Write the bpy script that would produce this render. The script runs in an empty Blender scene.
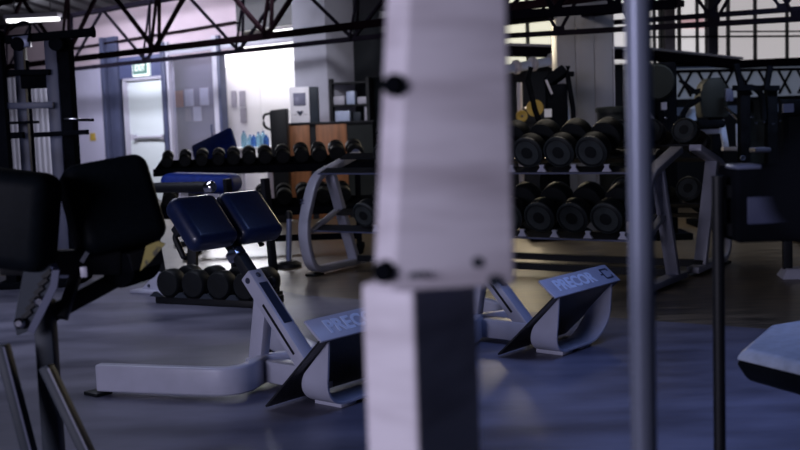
import bpy, bmesh, math, random
from mathutils import Vector, Matrix
random.seed(4)
S = bpy.context.scene
COL = S.collection
RAD = math.radians
V = Vector

# ------------------------------------------------------------------ camera
FPX = 800 * 50 / 36
EYE = 1.25
PITCH = math.atan(107 / FPX)
ROLL = 0.035
Fw = V((0, math.cos(PITCH), -math.sin(PITCH)))
U0 = V((0, math.sin(PITCH), math.cos(PITCH)))
X0 = V((1, 0, 0))
Rt = X0 * math.cos(ROLL) - U0 * math.sin(ROLL)
Up = X0 * math.sin(ROLL) + U0 * math.cos(ROLL)
cd = bpy.data.cameras.new('camera')
cd.lens = 50; cd.sensor_width = 36; cd.sensor_fit = 'HORIZONTAL'
cd.clip_start = 0.05; cd.clip_end = 200
cd.dof.use_dof = True; cd.dof.focus_distance = 5.2; cd.dof.aperture_fstop = 3.2
cam = bpy.data.objects.new('camera', cd); COL.objects.link(cam)
m = Matrix((Rt, Up, -Fw)).transposed().to_4x4(); m.translation = (0, 0, EYE)
cam.matrix_world = m
S.camera = cam

def ray(px, py):
    return Fw + Rt * ((px - 400) / FPX) + Up * ((225 - py) / FPX)
def aty(px, py, y):                       # photo point -> world at distance y
    d = ray(px, py); return V((0, 0, EYE)) + d * (y / d.y)
def atz(px, py, z=0.0):                   # photo point -> world at height z
    d = ray(px, py); return V((0, 0, EYE)) + d * ((z - EYE) / d.z)
def onplane(px, py, o, n):
    d = ray(px, py); c = V((0, 0, EYE)); return c + d * ((V(o) - c).dot(n) / d.dot(n))

# ------------------------------------------------------------------ materials
def mat(name, col, rough=.5, metal=0., var=.0, scale=8., bump=0., coat=0., col2=None, stretch=None, spec=.5, detail=4, ramp=(.35, .65), rvar=0.):
    M = bpy.data.materials.new(name); M.use_nodes = True
    nt = M.node_tree; b = nt.nodes['Principled BSDF']
    b.inputs['Roughness'].default_value = rough; b.inputs['Metallic'].default_value = metal
    b.inputs['Coat Weight'].default_value = coat; b.inputs['Coat Roughness'].default_value = .15
    b.inputs['Specular IOR Level'].default_value = spec
    if col2 is None: col2 = tuple(c * (1 - var) for c in col)
    tc = nt.nodes.new('ShaderNodeTexCoord'); mp = nt.nodes.new('ShaderNodeMapping')
    nz = nt.nodes.new('ShaderNodeTexNoise'); nz.inputs['Scale'].default_value = scale; nz.inputs['Detail'].default_value = detail
    if stretch: mp.inputs['Scale'].default_value = stretch
    nt.links.new(tc.outputs['Object'], mp.inputs[0]); nt.links.new(mp.outputs[0], nz.inputs['Vector'])
    cr = nt.nodes.new('ShaderNodeValToRGB')
    cr.color_ramp.elements[0].position = ramp[0]; cr.color_ramp.elements[1].position = ramp[1]
    cr.color_ramp.elements[0].color = (*col2, 1); cr.color_ramp.elements[1].color = (*col, 1)
    nt.links.new(nz.outputs['Fac'], cr.inputs[0]); nt.links.new(cr.outputs[0], b.inputs['Base Color'])
    if rvar:
        mr = nt.nodes.new('ShaderNodeMapRange'); mr.inputs['To Min'].default_value = max(.02, rough - rvar); mr.inputs['To Max'].default_value = rough + rvar
        nt.links.new(nz.outputs['Fac'], mr.inputs[0]); nt.links.new(mr.outputs[0], b.inputs['Roughness'])
    if bump:
        bp = nt.nodes.new('ShaderNodeBump'); bp.inputs['Strength'].default_value = bump; bp.inputs['Distance'].default_value = .01
        nt.links.new(nz.outputs['Fac'], bp.inputs['Height']); nt.links.new(bp.outputs[0], b.inputs['Normal'])
    return M
def emit(name, col, s):
    M = mat(name, col, .6, var=.06, scale=2); b = M.node_tree.nodes['Principled BSDF']
    b.inputs['Emission Color'].default_value = (*col, 1); b.inputs['Emission Strength'].default_value = s
    return M
def glassy(name, tint, a):
    M = bpy.data.materials.new(name); M.use_nodes = True; nt = M.node_tree; nt.nodes.clear()
    o = nt.nodes.new('ShaderNodeOutputMaterial'); t = nt.nodes.new('ShaderNodeBsdfTransparent'); g = nt.nodes.new('ShaderNodeBsdfPrincipled')
    t.inputs[0].default_value = (*tint, 1); g.inputs['Base Color'].default_value = (*[c * .5 for c in tint], 1); g.inputs['Roughness'].default_value = .08
    nz = nt.nodes.new('ShaderNodeTexNoise'); nz.inputs['Scale'].default_value = 3
    mr = nt.nodes.new('ShaderNodeMapRange'); mr.inputs['To Min'].default_value = a * .85; mr.inputs['To Max'].default_value = a * 1.15
    mx = nt.nodes.new('ShaderNodeMixShader')
    nt.links.new(nz.outputs['Fac'], mr.inputs[0]); nt.links.new(mr.outputs[0], mx.inputs[0])
    nt.links.new(t.outputs[0], mx.inputs[1]); nt.links.new(g.outputs[0], mx.inputs[2]); nt.links.new(mx.outputs[0], o.inputs[0])
    return M

WHITE = mat('white_paint', (.43, .44, .55), .38, var=.16, scale=5, rvar=.06)
LILAC = mat('worn_post_paint', (.90, .84, .91), .55, col2=(.60, .54, .59), scale=4, stretch=(1, 1, 6), ramp=(.30, .55), bump=.03)
GREYP = mat('grey_paint', (.032, .040, .055), .5, spec=.2, var=.25, scale=6)
STEEL = mat('blue_grey_steel', (.20, .23, .36), .32, metal=.25, var=.15, scale=5)
SLATE = mat('slate_paint', (.085, .095, .155), .45, var=.2, scale=5)
TUBE = mat('brushed_tube', (.36, .40, .54), .36, metal=.2, var=.12, scale=4, stretch=(1, 1, .1))
CHROME = mat('chrome', (.75, .75, .80), .14, metal=1., var=.1)
DARKM = mat('dark_steel', (.010, .012, .017), .55, spec=.3, var=.3)
BLACK = mat('black_plastic', (.008, .009, .012), .5, var=.3, spec=.3)
MATTE = mat('matte_black', (.006, .007, .010), .7, var=.3, spec=0.)
RUBB = mat('black_rubber', (.006, .008, .010), .55, var=.35, scale=14, spec=.25)
RING = mat('rubber_ring', (.034, .042, .046), .42, var=.3, scale=14, spec=.4)
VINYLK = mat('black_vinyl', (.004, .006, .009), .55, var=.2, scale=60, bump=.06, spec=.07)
NAVY = mat('navy_vinyl', (.006, .014, .060), .40, var=.25, scale=40, bump=.05, coat=.35)
BLUE = mat('royal_blue_vinyl', (.012, .035, .24), .6, var=.25, scale=30, bump=.04, spec=.15)
LITV = mat('pale_vinyl', (.44, .50, .62), .36, var=.2, scale=30, bump=.04, coat=.15)
TREAD = mat('black_tread', (.012, .013, .017), .45, var=.3, scale=60, bump=.3)
PLAQ = mat('navy_plaque', (.012, .020, .055), .3, var=.2)
INK = mat('pale_lettering', (.70, .77, .95), .4, var=.1, scale=20)
INKD = mat('dark_lettering', (.035, .04, .07), .4, var=.1, scale=20)
YEL = mat('yellow_label', (.26, .21, .04), .5, col2=(.05, .045, .02), scale=22, ramp=(.42, .5))
FLOORR = mat('rubber_floor', (.19, .19, .265), .42, spec=.35, col2=(.03, .033, .058), scale=1.5, stretch=(.8, 1.9, 1), bump=.16, ramp=(.28, .74), detail=9, rvar=.10)
FLOORW = mat('wood_floor', (.19, .15, .105), .34, col2=(.03, .026, .022), scale=2.2, stretch=(1.2, 9, 1), bump=.12, ramp=(.35, .68), detail=7, rvar=.1)
WALL = mat('lilac_wall', (.46, .45, .60), .7, var=.12, scale=1.2)
WALLU = mat('upper_wall', (.52, .42, .48), .8, var=.14, scale=.8)
WALLD = mat('dark_wall', (.018, .019, .025), .5, var=.3, scale=2)
DOORW = mat('door_white', (.66, .72, .74), .5, var=.05, scale=1)
NAVYP = mat('slate_blue_panel', (.085, .10, .21), .5, var=.15, scale=2)
FRAMEB = mat('blue_grey_frame', (.065, .075, .14), .45, var=.2, scale=3)
FRAMEL = mat('pale_frame', (.45, .44, .52), .4, var=.1, scale=3)
OFFICE = mat('office_wall', (.78, .76, .75), .7, var=.04, scale=1)
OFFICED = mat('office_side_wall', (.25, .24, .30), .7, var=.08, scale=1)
CEIL = mat('dark_roof_sheet', (.009, .0085, .012), .8, var=.4, scale=1.5)
TRUSSM = mat('truss_paint', (.007, .006, .010), .8, spec=0., var=.35, scale=3)
TRUSSR = mat('maroon_truss_paint', (.013, .007, .010), .8, spec=0., var=.35, scale=3)
COLM = mat('column_cladding', (.20, .20, .24), .6, var=.10, scale=1.5)
COLM2 = mat('column_plaster', (.40, .40, .48), .7, var=.12, scale=2)
WOODC = mat('counter_wood', (.34, .135, .055), .45, col2=(.16, .065, .03), scale=3, stretch=(7, 7, .6), ramp=(.3, .7))
CORR = mat('corrugated_sheet', (.62, .62, .74), .5, var=.1, scale=3)
PAPER = mat('white_paper', (.70, .71, .78), .8, var=.05)
PAPERO = mat('orange_paper', (.72, .30, .18), .8, var=.1)
PAPERG = mat('grey_paper', (.38, .36, .40), .8, var=.15)
BOTTLE = glassy('bottle_plastic', (.62, .86, .96), .3)
BOTTLEB = glassy('blue_bottle_plastic', (.22, .46, .86), .4)
PANE = glassy('partition_glass', (.80, .80, .86), .16)
PALEB = mat('pale_blue_shroud', (.50, .58, .80), .4, var=.2, scale=4)
HOOD = mat('olive_black_hood', (.014, .018, .019), .6, var=.3, scale=3, spec=.25)
YELP = mat('yellow_plate', (.48, .33, .06), .5, var=.3, scale=6)
SCREEN = mat('grey_screen', (.20, .20, .29), .2, var=.2)
KIOSK = mat('kiosk_casing', (.82, .80, .88), .45, var=.08)
WIN = emit('bright_window', (.80, .77, .79), .72)
WINP = emit('pink_window', (.80, .50, .55), .5)
WINW = emit('warm_window', (.92, .90, .72), .85)
TUBEL = emit('lamp_diffuser', (1, 1, 1), 3.0)
MIRB = emit('blue_grey_window', (.40, .46, .60), .15)
EXITG = emit('exit_green', (.10, .22, .18), .12)
EXITW = emit('exit_white', (.85, .95, .90), .55)

# ------------------------------------------------------------------ mesh builder
class MB:
    def __init__(s): s.bm = bmesh.new()
    def _add(s, vs, fs):
        v = [s.bm.verts.new(p) for p in vs]
        for f in fs:
            try: s.bm.faces.new([v[i] for i in f])
            except ValueError: pass
        return v
    def hexa(s, p):                                     # 8 corners: bottom ring 0-3, top ring 4-7
        s._add(p, [(3, 2, 1, 0), (4, 5, 6, 7), (0, 1, 5, 4), (1, 2, 6, 5), (2, 3, 7, 6), (3, 0, 4, 7)]); return s
    def box(s, c, d, R=None):
        R = R or Matrix.Identity(3); c = V(c)
        h = V(d) / 2
        s.hexa([c + R @ V((x * h.x, y * h.y, z * h.z)) for z in (-1, 1) for x, y in ((-1, -1), (1, -1), (1, 1), (-1, 1))]); return s
    def bb(s, a, b):                                    # box by two corners
        a, b = V(a), V(b); return s.box((a + b) / 2, [abs(b[i] - a[i]) for i in range(3)])
    def bar(s, p, q, w, h, up=(0, 0, 1)):
        p, q = V(p), V(q); d = (q - p).normalized(); up = V(up)
        x = d.cross(up)
        if x.length < 1e-4: x = d.cross(V((0, 1, 0)))
        x.normalize(); y = x.cross(d).normalized()
        pts = []
        for e in (p, q):
            pts += [e + x * a * w / 2 + y * b * h / 2 for a, b in ((-1, -1), (1, -1), (1, 1), (-1, 1))]
        s.hexa(pts); return s
    def sweep(s, path, w, h, up=(0, 0, 1), n=None, closed=False):   # rect (n None) or ellipse section along a path
        path = [V(p) for p in path]; N = len(path); up = V(up); rings = []
        for i, p in enumerate(path):
            a = path[(i - 1) % N] if closed or i > 0 else p
            b = path[(i + 1) % N] if closed or i < N - 1 else p
            d = (b - a).normalized()
            x = d.cross(up)
            if x.length < 1e-3: x = d.cross(V((1, 0, 0)))
            x.normalize(); y = x.cross(d).normalized()
            if n: sec = [(math.cos(2 * math.pi * k / n), math.sin(2 * math.pi * k / n)) for k in range(n)]
            else: sec = [(-1, -1), (1, -1), (1, 1), (-1, 1)]
            rings.append([s.bm.verts.new(p + x * u * w / 2 + y * v * h / 2) for u, v in sec])
        k = len(rings[0])
        for i in range(N if closed else N - 1):
            A, B = rings[i], rings[(i + 1) % N]
            for j in range(k):
                s.bm.faces.new((A[j], A[(j + 1) % k], B[(j + 1) % k], B[j]))
        if not closed:
            s.bm.faces.new(rings[0][::-1]); s.bm.faces.new(rings[-1])
        return s
    def tube(s, path, r, n=12, up=(0, 0, 1)): return s.sweep(path, 2 * r, 2 * r, up, n)
    def lathe(s, o, ax, prof, n=24):                    # prof: (radius, distance along axis)
        o = V(o); ax = V(ax).normalized(); x = ax.cross(V((0, 0, 1)))
        if x.length < 1e-3: x = V((1, 0, 0))
        x.normalize(); y = ax.cross(x); rings = []
        for r, h in prof:
            if r < 1e-6: rings.append([s.bm.verts.new(o + ax * h)])
            else: rings.append([s.bm.verts.new(o + ax * h + (x * math.cos(t) + y * math.sin(t)) * r) for t in [2 * math.pi * k / n for k in range(n)]])
        for A, B in zip(rings, rings[1:]):
            for j in range(n):
                a, b = A[j % len(A)], A[(j + 1) % len(A)]; c, d = B[(j + 1) % len(B)], B[j % len(B)]
                q = [a, b, c, d]; q2 = []
                for z in q:
                    if z not in q2: q2.append(z)
                if len(q2) > 2: s.bm.faces.new(q2)
        for A, f in ((rings[0], -1), (rings[-1], 1)):
            if len(A) > 1: s.bm.faces.new(A[::f])
        return s
    def cyl(s, p, q, r, n=16, r2=None):
        p, q = V(p), V(q); return s.lathe(p, q - p, [(r, 0), (r2 if r2 is not None else r, (q - p).length)], n)
    def prism(s, poly, y0, y1, f=lambda a, y, b: (a, y, b)):      # outline (a,b) extruded y0..y1
        n = len(poly); A = [s.bm.verts.new(f(a, y0, b)) for a, b in poly]; B = [s.bm.verts.new(f(a, y1, b)) for a, b in poly]
        s.bm.faces.new(A[::-1]); s.bm.faces.new(B)
        for i in range(n): s.bm.faces.new((A[i], A[(i + 1) % n], B[(i + 1) % n], B[i]))
        return s
    def build(s, name, M, parent=None, bevel=0., seg=2, sub=0, world=None, smooth=True):
        bm = s.bm
        bmesh.ops.recalc_face_normals(bm, faces=bm.faces)
        if bevel:
            es = [e for e in bm.edges if len(e.link_faces) == 2 and e.calc_face_angle(0) > .5]
            bmesh.ops.bevel(bm, geom=es, offset=bevel, segments=seg, affect='EDGES', profile=.5, clamp_overlap=True)
        if world is not None: bmesh.ops.transform(bm, matrix=world, verts=bm.verts)
        me = bpy.data.meshes.new(name); bm.to_mesh(me); bm.free()
        if smooth and len(me.polygons):
            me.shade_smooth(); me.set_sharp_from_angle(angle=RAD(40))
        me.materials.append(M)
        o = bpy.data.objects.new(name, me); COL.objects.link(o)
        if parent: o.parent = parent
        return o
def fillet(pts, r, n=6):                                # round the corners of a polyline
    pts = [V(p) for p in pts]; out = [pts[0]]
    for i in range(1, len(pts) - 1):
        a, b, c = pts[i - 1], pts[i], pts[i + 1]
        rr = r[i - 1] if isinstance(r, (list, tuple)) else r
        d1, d2 = (a - b), (c - b); k = min(rr, d1.length * .48, d2.length * .48)
        p, q = b + d1.normalized() * k, b + d2.normalized() * k
        for j in range(n + 1):
            t = j / n; out.append(p * (1 - t) ** 2 + b * 2 * t * (1 - t) + q * t * t)
    out.append(pts[-1]); return out

def tag(o, label=None, cat=None, group=None, kind=None):
    if label: o['label'] = label
    if cat: o['category'] = cat
    if group: o['group'] = group
    if kind: o['kind'] = kind
    return o
def thing(name, label, cat, loc=(0, 0, 0), rz=0., group=None):
    o = bpy.data.objects.new(name, None); COL.objects.link(o); o.empty_display_size = .1
    o.location = loc; o.rotation_euler = (0, 0, rz)
    o['_m'] = 0
    del o['_m']
    return tag(o, label, cat, group)
def inv(t): return (Matrix.Translation(t.location) @ Matrix.Rotation(t.rotation_euler.z, 4, 'Z')).inverted()
def W(mb, name, M, t, **k): return mb.build(name, M, t, world=inv(t), **k)        # built in world space under thing t
def struct(name, mb, M, loc=(0, 0, 0), rz=0., **k):
    o = mb.build(name, M, **k); o.location = loc; o.rotation_euler = (0, 0, rz); o['kind'] = 'structure'; return o
def copy_tree(o, parent=None):
    c = o.copy(); COL.objects.link(c)
    if parent: c.parent = parent
    for ch in list(o.children): copy_tree(ch, c)
    return c
def text(name, s, size, M, parent, mx, extr=.001, bold=0., sx=1.):
    cu = bpy.data.curves.new('lettering', 'FONT'); cu.body = s; cu.size = size; cu.extrude = extr; cu.offset = bold
    cu.align_x = 'CENTER'; cu.align_y = 'CENTER'; cu.resolution_u = 3
    o = bpy.data.objects.new('lettering', cu); COL.objects.link(o)
    me = bpy.data.meshes.new_from_object(o.evaluated_get(bpy.context.evaluated_depsgraph_get()))
    bpy.data.objects.remove(o)
    me.transform(mx @ Matrix.Diagonal((sx, 1, 1, 1))); me.materials.clear(); me.materials.append(M); me.name = name
    q = bpy.data.objects.new(name, me); COL.objects.link(q)
    if parent: q.parent = parent
    return q
def frame_mx(o, x, y):                                  # matrix whose X, Y axes run along x and y at o
    x = V(x).normalized(); y = V(y).normalized(); z = x.cross(y)
    m = Matrix((x, y, z)).transposed().to_4x4(); m.translation = V(o); return m

# ================================================================== SETTING
# floor: rubber in front, worn wood-look floor under the racks
dl = V((.837, -.547, 0)); nl = V((.547, .837, 0))
P1 = V((-.72, 7.95, 0)) - dl * 25; P2 = V((-.72, 7.95, 0)) + dl * 25
fm = MB(); fm._add([V((-24, -8, 0)), V((P2.x, -8, 0)), P2, V((-.72, 7.95, 0)), V((-1.9, 9.6, 0)), V((-24, 9.6, 0))], [(0, 1, 2, 3, 4, 5)])
struct('floor', fm, FLOORR, smooth=False)
fm = MB(); fm._add([V((-.72, 7.95, 0)), P2, V((24, 26, 0)), V((-24, 26, 0)), V((-24, 9.6, 0)), V((-1.9, 9.6, 0))], [(0, 1, 2, 3, 4, 5)])
struct('floor_wood', fm, FLOORW, smooth=False)

# --- wall with the exit door and glazed office, local x along the wall, y away from the camera
A1 = RAD(-44); W1o = V((-4.19, 18.8, 0)); e1 = V((math.cos(A1), math.sin(A1), 0)); n1 = V((-math.sin(A1), math.cos(A1), 0))
def w1(px, py, off=0.):
    p = onplane(px, py, W1o - n1 * off, n1); d = p - W1o; return d.dot(e1), p.z
def t1(px, py=100): return w1(px, py)[0]
def W1(name, mb, M, **k): return struct(name, mb, M, W1o, A1, **k)
TOP = 2.32; ROOF = 3.25
tl = t1(-90); ta, tb = t1(4), t1(57); tc_, td = t1(107), t1(121); te, tf = t1(165), t1(172)
# lower wall: corrugated stretch, plain stretch
cm = MB(); xs = []; k = 0; x = tl
prof = []
while x < tb:
    prof += [(x, 0), (x + .07, 0), (x + .10, -.03), (x + .17, -.03)]; x += .20
poly = prof + [(prof[-1][0], .12), (tl, .12)]
cm.prism(poly, 0, TOP + .02, lambda a, y, b: (a, b, y)); W1('wall_left', cm, CORR, smooth=False)
W1('wall_left_plain', MB().bb((tb, 0, 0), (tc_, .12, TOP + .02)), WALL)
W1('wall_left_upper', MB().bb((tl, .02, TOP + .02), (t1(236, 40), .14, ROOF)), WALLU)
W1('wall_left_upper_dark', MB().bb((t1(236, 40), .02, TOP + .32), (7.2, .14, ROOF)), WALLD)  # unlit stretch below the roof; its shade is put into the wall colour
# posts beside the door
m_ = MB()
for a, b, d in ((tc_, tc_ + .10, .10), (tc_ + .16, td, .05)): m_.bb((a, -d, 0), (b, .12, TOP + .5))
m_.bb((tc_ + .1, 0, 0), (td, .1, TOP + .3)); W1('trim_1', m_, FRAMEB, bevel=.008)
# door
dx0, dx1 = t1(124), t1(164.5); dtop = w1(145, 80)[1]
d_ = thing('door_1', None, None, W1o, A1); d_['kind'] = 'structure'
MB().bb((dx0 + .09, .03, .01), (dx1 - .01, .08, dtop)).build('door_leaf', DOORW, d_, bevel=.006)
fr = MB().bb((dx0, -.02, 0), (dx0 + .05, .1, dtop + .05)).bb((dx0 + .065, .0, 0), (dx0 + .085, .1, dtop)).bb((dx0, -.02, dtop), (dx1, .1, dtop + .05))
fr.build('door_frame', FRAMEL, d_, bevel=.005)
hz = w1(150, 137)[1]
pb = MB().cyl((dx0 + .25, -.03, hz), (dx1 - .06, -.03, hz), .022).bb((dx0 + .22, -.05, hz - .05), (dx0 + .30, .03, hz + .05)).bb((dx1 - .12, -.04, hz - .04), (dx1 - .05, .03, hz + .04))
pb.build('push_bar', FRAMEL, d_)
W1('trim_2', MB().bb((td, .0, dtop + .05), (te, .1, TOP + .12)), NAVYP, bevel=.006)
W1('trim_3', MB().bb((t1(164.5), -.05, 0), (t1(168.5), .1, TOP + .3)), FRAMEB, bevel=.006)
# exit sign
zc = w1(145, 69)[1]; xa, xb = t1(136.5), t1(152.5); za = w1(145, 76)[1]
ex = thing('exit_sign', 'small framed green exit sign above the white door', 'sign', W1o + e1 * (xa + xb) / 2 - n1 * .05 + V((0, 0, za)), A1)
h_ = .27; w_ = (xb - xa)
MB().bb((-w_ / 2, 0, 0), (w_ / 2, .05, h_)).build('sign_frame', EXITW, ex, bevel=.004)
MB().bb((-w_ / 2 + .03, -.006, .035), (w_ / 2 - .03, .0, h_ - .03)).build('sign_panel', EXITG, ex)
text('lettering', 'EXIT', .15, EXITW, ex, frame_mx((0, -.008, h_ / 2), (1, 0, 0), (0, 0, 1)), bold=.003)
# yellow notice on the plain wall
nx, nz_ = w1(93, 137)
nt_ = tag(MB().bb((-.09, -.012, -.07), (.09, 0, .07)).build('wall_notice', YELP, bevel=.004), 'small dark yellow notice plate on the lilac wall', 'notice')
nt_.location = W1o + e1 * nx + V((0, 0, nz_)); nt_.rotation_euler.z = A1

# glazed partition
g0, g1 = t1(168.5), t1(216); o1 = t1(296)
gt = w1(190, 62)[1]
wn = thing('window_1', None, None, W1o, A1); wn['kind'] = 'structure'
MB().bb((g0 + .05, .03, .05), (g1 - .02, .045, TOP + .1)).build('pane', PANE, wn)
MB().bb((g0, -.02, 0), (g0 + .07, .09, TOP + .3)).bb((g1 - .02, -.03, 0), (g1 + .10, .09, TOP + .3)).bb((g0, 0, 0), (g1, .09, .08)).bb((g0, 0, TOP + .08), (o1, .09, TOP + .16)).build('window_frame', FRAMEL, wn, bevel=.006)
MB().cyl((g1 - .10, -.04, .75), (g1 - .10, -.04, 1.25), .016).build('pull_handle', FRAMEB, wn)
W1('trim_4', MB().bb((g1 + .10, -.03, 0), (g1 + .17, .09, TOP + .3)), FRAMEB, bevel=.006)
# office behind the glass
bk = 2.6
W1('wall_office_back', MB().bb((g0 - 3.0, bk, 0), (o1 + 2.4, bk + .1, 3.1)), OFFICE)
W1('wall_office_side', MB().bb((g0 - 3.1, .14, 0), (g0 - 3.0, bk, 3.1)), OFFICED)
W1('wall_office_front', MB().bb((o1 + .55, .13, 0), (7.2, .22, 3.1)), WALLD)
W1('wall_office_end', MB().bb((o1 + 2.3, .24, 0), (o1 + 2.4, bk, 3.1)), OFFICED)
# a grey inner screen right behind the left pane, where the notices hang, and a white inner panel wall to its right
W1('wall_office_screen', MB().bb((g0 - .60, .34, 0), (g1 - .36, .40, TOP + .2)), OFFICED)
pw = MB(); seam = [g1 - .64, t1(258, 100) - .62, o1 + .6]
for a, b in zip(seam, seam[1:]): pw.bb((a + .006, .55, 0), (b - .006, .62, 2.16))
W1('wall_office_panels', pw, OFFICE, bevel=.004)
W1('ceiling_office', MB().bb((g0 - 3.0, .15, 2.85), (o1 + 2.4, bk + .1, 2.95)), OFFICE)
ol = thing('strip_light', 'long bright lamp along the top of the white office panels', 'lamp', W1o + e1 * ((g1 + o1) / 2 + .3) + n1 * 1.5 + V((0, 0, 2.76)), A1)
MB().bb((-1.5, -.12, 0), (1.5, .12, .05)).build('lamp_housing', FRAMEL, ol)
MB().bb((-1.48, -.10, -.03), (1.48, .10, 0)).build('diffuser', TUBEL, ol)
W1('window_2', MB().bb((t1(236, 54) - 1.2, .56, 2.17), (o1 + .6, .60, 2.62)), emit('clerestory', (1, 1, 1), .95))
def paper(px0, py0, px1, py1, M, off, lab, name='paper_notice', grp=None):
    a, z1 = w1(px0, py0, off); b, z0 = w1(px1, py1, off)
    o = MB().bb((0, 0, 0), (b - a, .006, z1 - z0)).build(name, M)
    o.location = W1o + e1 * a - n1 * (off + .004) + V((0, 0, z0)); o.rotation_euler.z = A1
    return tag(o, lab, 'notice', grp)
G = 'paper notices behind the glass partition'
paper(175, 91, 183.5, 107, PAPERO, -.33, 'orange paper notice behind the glass beside the door', grp=G)
paper(184.5, 89.5, 194, 106, PAPER, -.33, 'white sheet pinned next to the orange notice behind the glass', grp=G)
paper(199.5, 88, 209, 105, PAPER, -.33, 'white sheet by the pull handle edge of the glass partition', grp=G)
paper(185, 108, 191.5, 121, PAPERG, -.33, 'faint grey sheet in the lower row behind the glass', grp=G)
paper(193, 107, 202, 121, PAPER, -.33, 'pale sheet below and between the two white sheets', grp=G)
G = 'grey posters on the bright office panels'
paper(231, 91, 237, 107, PAPERG, -.54, 'slanting pale grey poster on the bright office panel', 'poster', G)
paper(239, 91, 246, 106.5, PAPERG, -.54, 'grey poster, upper of two hung one above the other', 'poster', G)
paper(240, 108, 247, 122.5, PAPERG, -.54, 'grey poster, lower of two hung one above the other', 'poster', G)
# column at the end of the office and the dark stretch of wall behind the counter
cx0, cx1 = w1(294, 70, .5)[0], w1(327, 70, .5)[0]
W1('column_1', MB().bb((cx0, -.5, 0), (cx1, .15, 3.2)), COLM2, bevel=.01)
W1('wall_left_mirror', MB().bb((cx1 - .2, 0.0, 0), (7.2, .12, TOP + .34)), mat('dark_glass_wall', (.014, .018, .022), .25, var=.4, scale=1.2))

# --- far right wall with windows above a dark beam
A2 = RAD(22); W2o = V((1.0, 13.75, 0)); e2 = V((math.cos(A2), math.sin(A2), 0)); n2 = V((-math.sin(A2), math.cos(A2), 0))
def w2(px, py, off=0.):
    p = onplane(px, py, W2o - n2 * off, n2); d = p - W2o; return d.dot(e2), p.z
def t2(px, py=40): return w2(px, py)[0]
def W2(name, mb, M, **k): return struct(name, mb, M, W2o, A2, **k)
zb = w2(690, 61)[1]
W2('wall_right', MB().bb((-.3, .1, 0), (10, .22, 1.15)), WALLD)
W2('wall_right_top', MB().bb((-.3, .1, 2.75), (10, .22, ROOF)), WALLD)
bmz = [(px, w2(px, py)[1]) for px, py in ((500, 52), (640, 56), (730, 65), (770, 63), (860, 60))]
bmx = [t2(p) for p, z in bmz]
bm_ = MB()
bm_.sweep([(x, -.12, z) for x, (p, z) in zip(bmx, bmz)], .22, .11, n=None); W2('beam_right', bm_, TRUSSM, bevel=.006)
W2('trim_5', MB().sweep([(x, -.14, z + .075) for x, (p, z) in zip(bmx[:3], bmz[:3])], .26, .03), COLM2)
def window(n, px0, px1, z0, z1, M, mull=()):
    w = thing('window_%d' % n, None, None, W2o, A2); w['kind'] = 'structure'
    a, b = t2(px0), t2(px1)
    MB().bb((a, .10, z0), (b, .13, z1)).build('pane', M, w)
    f = MB()
    for x in (a, b): f.bb((x - .012, .06, z0), (x + .012, .14, z1))
    for z in (z0, z1): f.bb((a, .04, z - .025), (b, .14, z + .025))
    f.build('window_frame', DARKM, w)
    for px, w_ in mull:
        x = t2(px); MB().bb((x - w_, .03, z0), (x + w_, .09, z1)).build('mullion', DARKM, w)
    return w
zt = 2.74; zm = w2(700, 36)[1]
window(3, 470, 556, zb - .05, zt, WINW, ((530, .012),))
window(4, 616, 667, zb - .05, zt, WIN, ((657, .008), (663, .012)))
window(5, 677, 710, zb - .05, zt, WIN, ((682, .012), (700, .008)))
window(6, 720, 900, zb - .05, zt, emit('grey_window', (.68, .64, .66), .62), ((731, .012), (758, .010), (790, .008)))
lw_ = thing('window_10', None, None, W2o, A2); lw_['kind'] = 'structure'  # added glowing panel behind the rack, for the warm gleam on the floor
MB().bb((t2(508), .06, .64), (t2(560), .085, 1.02)).build('pane', emit('low_warm_window', (1.0, .80, .52), 4.0), lw_)
MB().bb((t2(508) - .03, .04, .60), (t2(560) + .03, .075, .64)).bb((t2(508) - .03, .04, 1.02), (t2(560) + .03, .075, 1.06)).bb((t2(534) - .012, .045, .64), (t2(534) + .012, .07, 1.02)).build('window_frame', DARKM, lw_)
pa, pz = w2(683, 28); pb_, pz2 = w2(708, 18)
W2('window_7', MB().bb((pa, .085, pz), (pb_, .098, pz2)), WINP)
rail = MB()
for py, r in ((36.5, .012), (31.5, .009)): rail.bb((t2(648 if py > 33 else 730), .0, w2(720, py)[1] - r), (9.5, .05, w2(720, py)[1] + r))
W2('trim_6', rail, DARKM)
for i, (a, b) in enumerate(((667, 677), (710, 720))):
    W2('column_%d' % (i + 3), MB().bb((t2(a), .03, zb + .1), (t2(b), .12, 3.2)), mat('steel_column', ((.30, .27, .31), (.06, .06, .085))[i], .5, var=.2), bevel=.008)
# mirror under the beam: its reflected glow and trusses built as pane and lattice
W2('window_8', MB().bb((t2(674), .08, 1.36), (10, .11, bmz[3][1] - .05)), MIRB)
W2('window_9', MB().bb((-.3, .10, 1.1), (t2(674), .2, zb)), WALLD)
W2('trim_7', MB().bb((t2(674), .02, 1.26), (10, .14, 1.37)), DARKM)
lt = thing('lattice_girder', 'dark zigzag lattice girder hung under the beam across the blue grey windows', 'girder', W2o, A2)
zz = bmz[3][1] - .09; k = 0; x = t2(678); st = .16
while x < 5.6:
    MB().bar((x, .03, zz), (x + st * 1.4, .03, 1.40), .02, .03).build('brace', TRUSSM, lt)
    MB().bar((x + st * 1.4, .005, zz), (x, .005, 1.40), .02, .03).build('brace', TRUSSM, lt)
    x += st * 2.1
MB().bar((t2(676), .02, zz), (7.0, .02, zz), .05, .04).build('chord', TRUSSM, lt)

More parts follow.
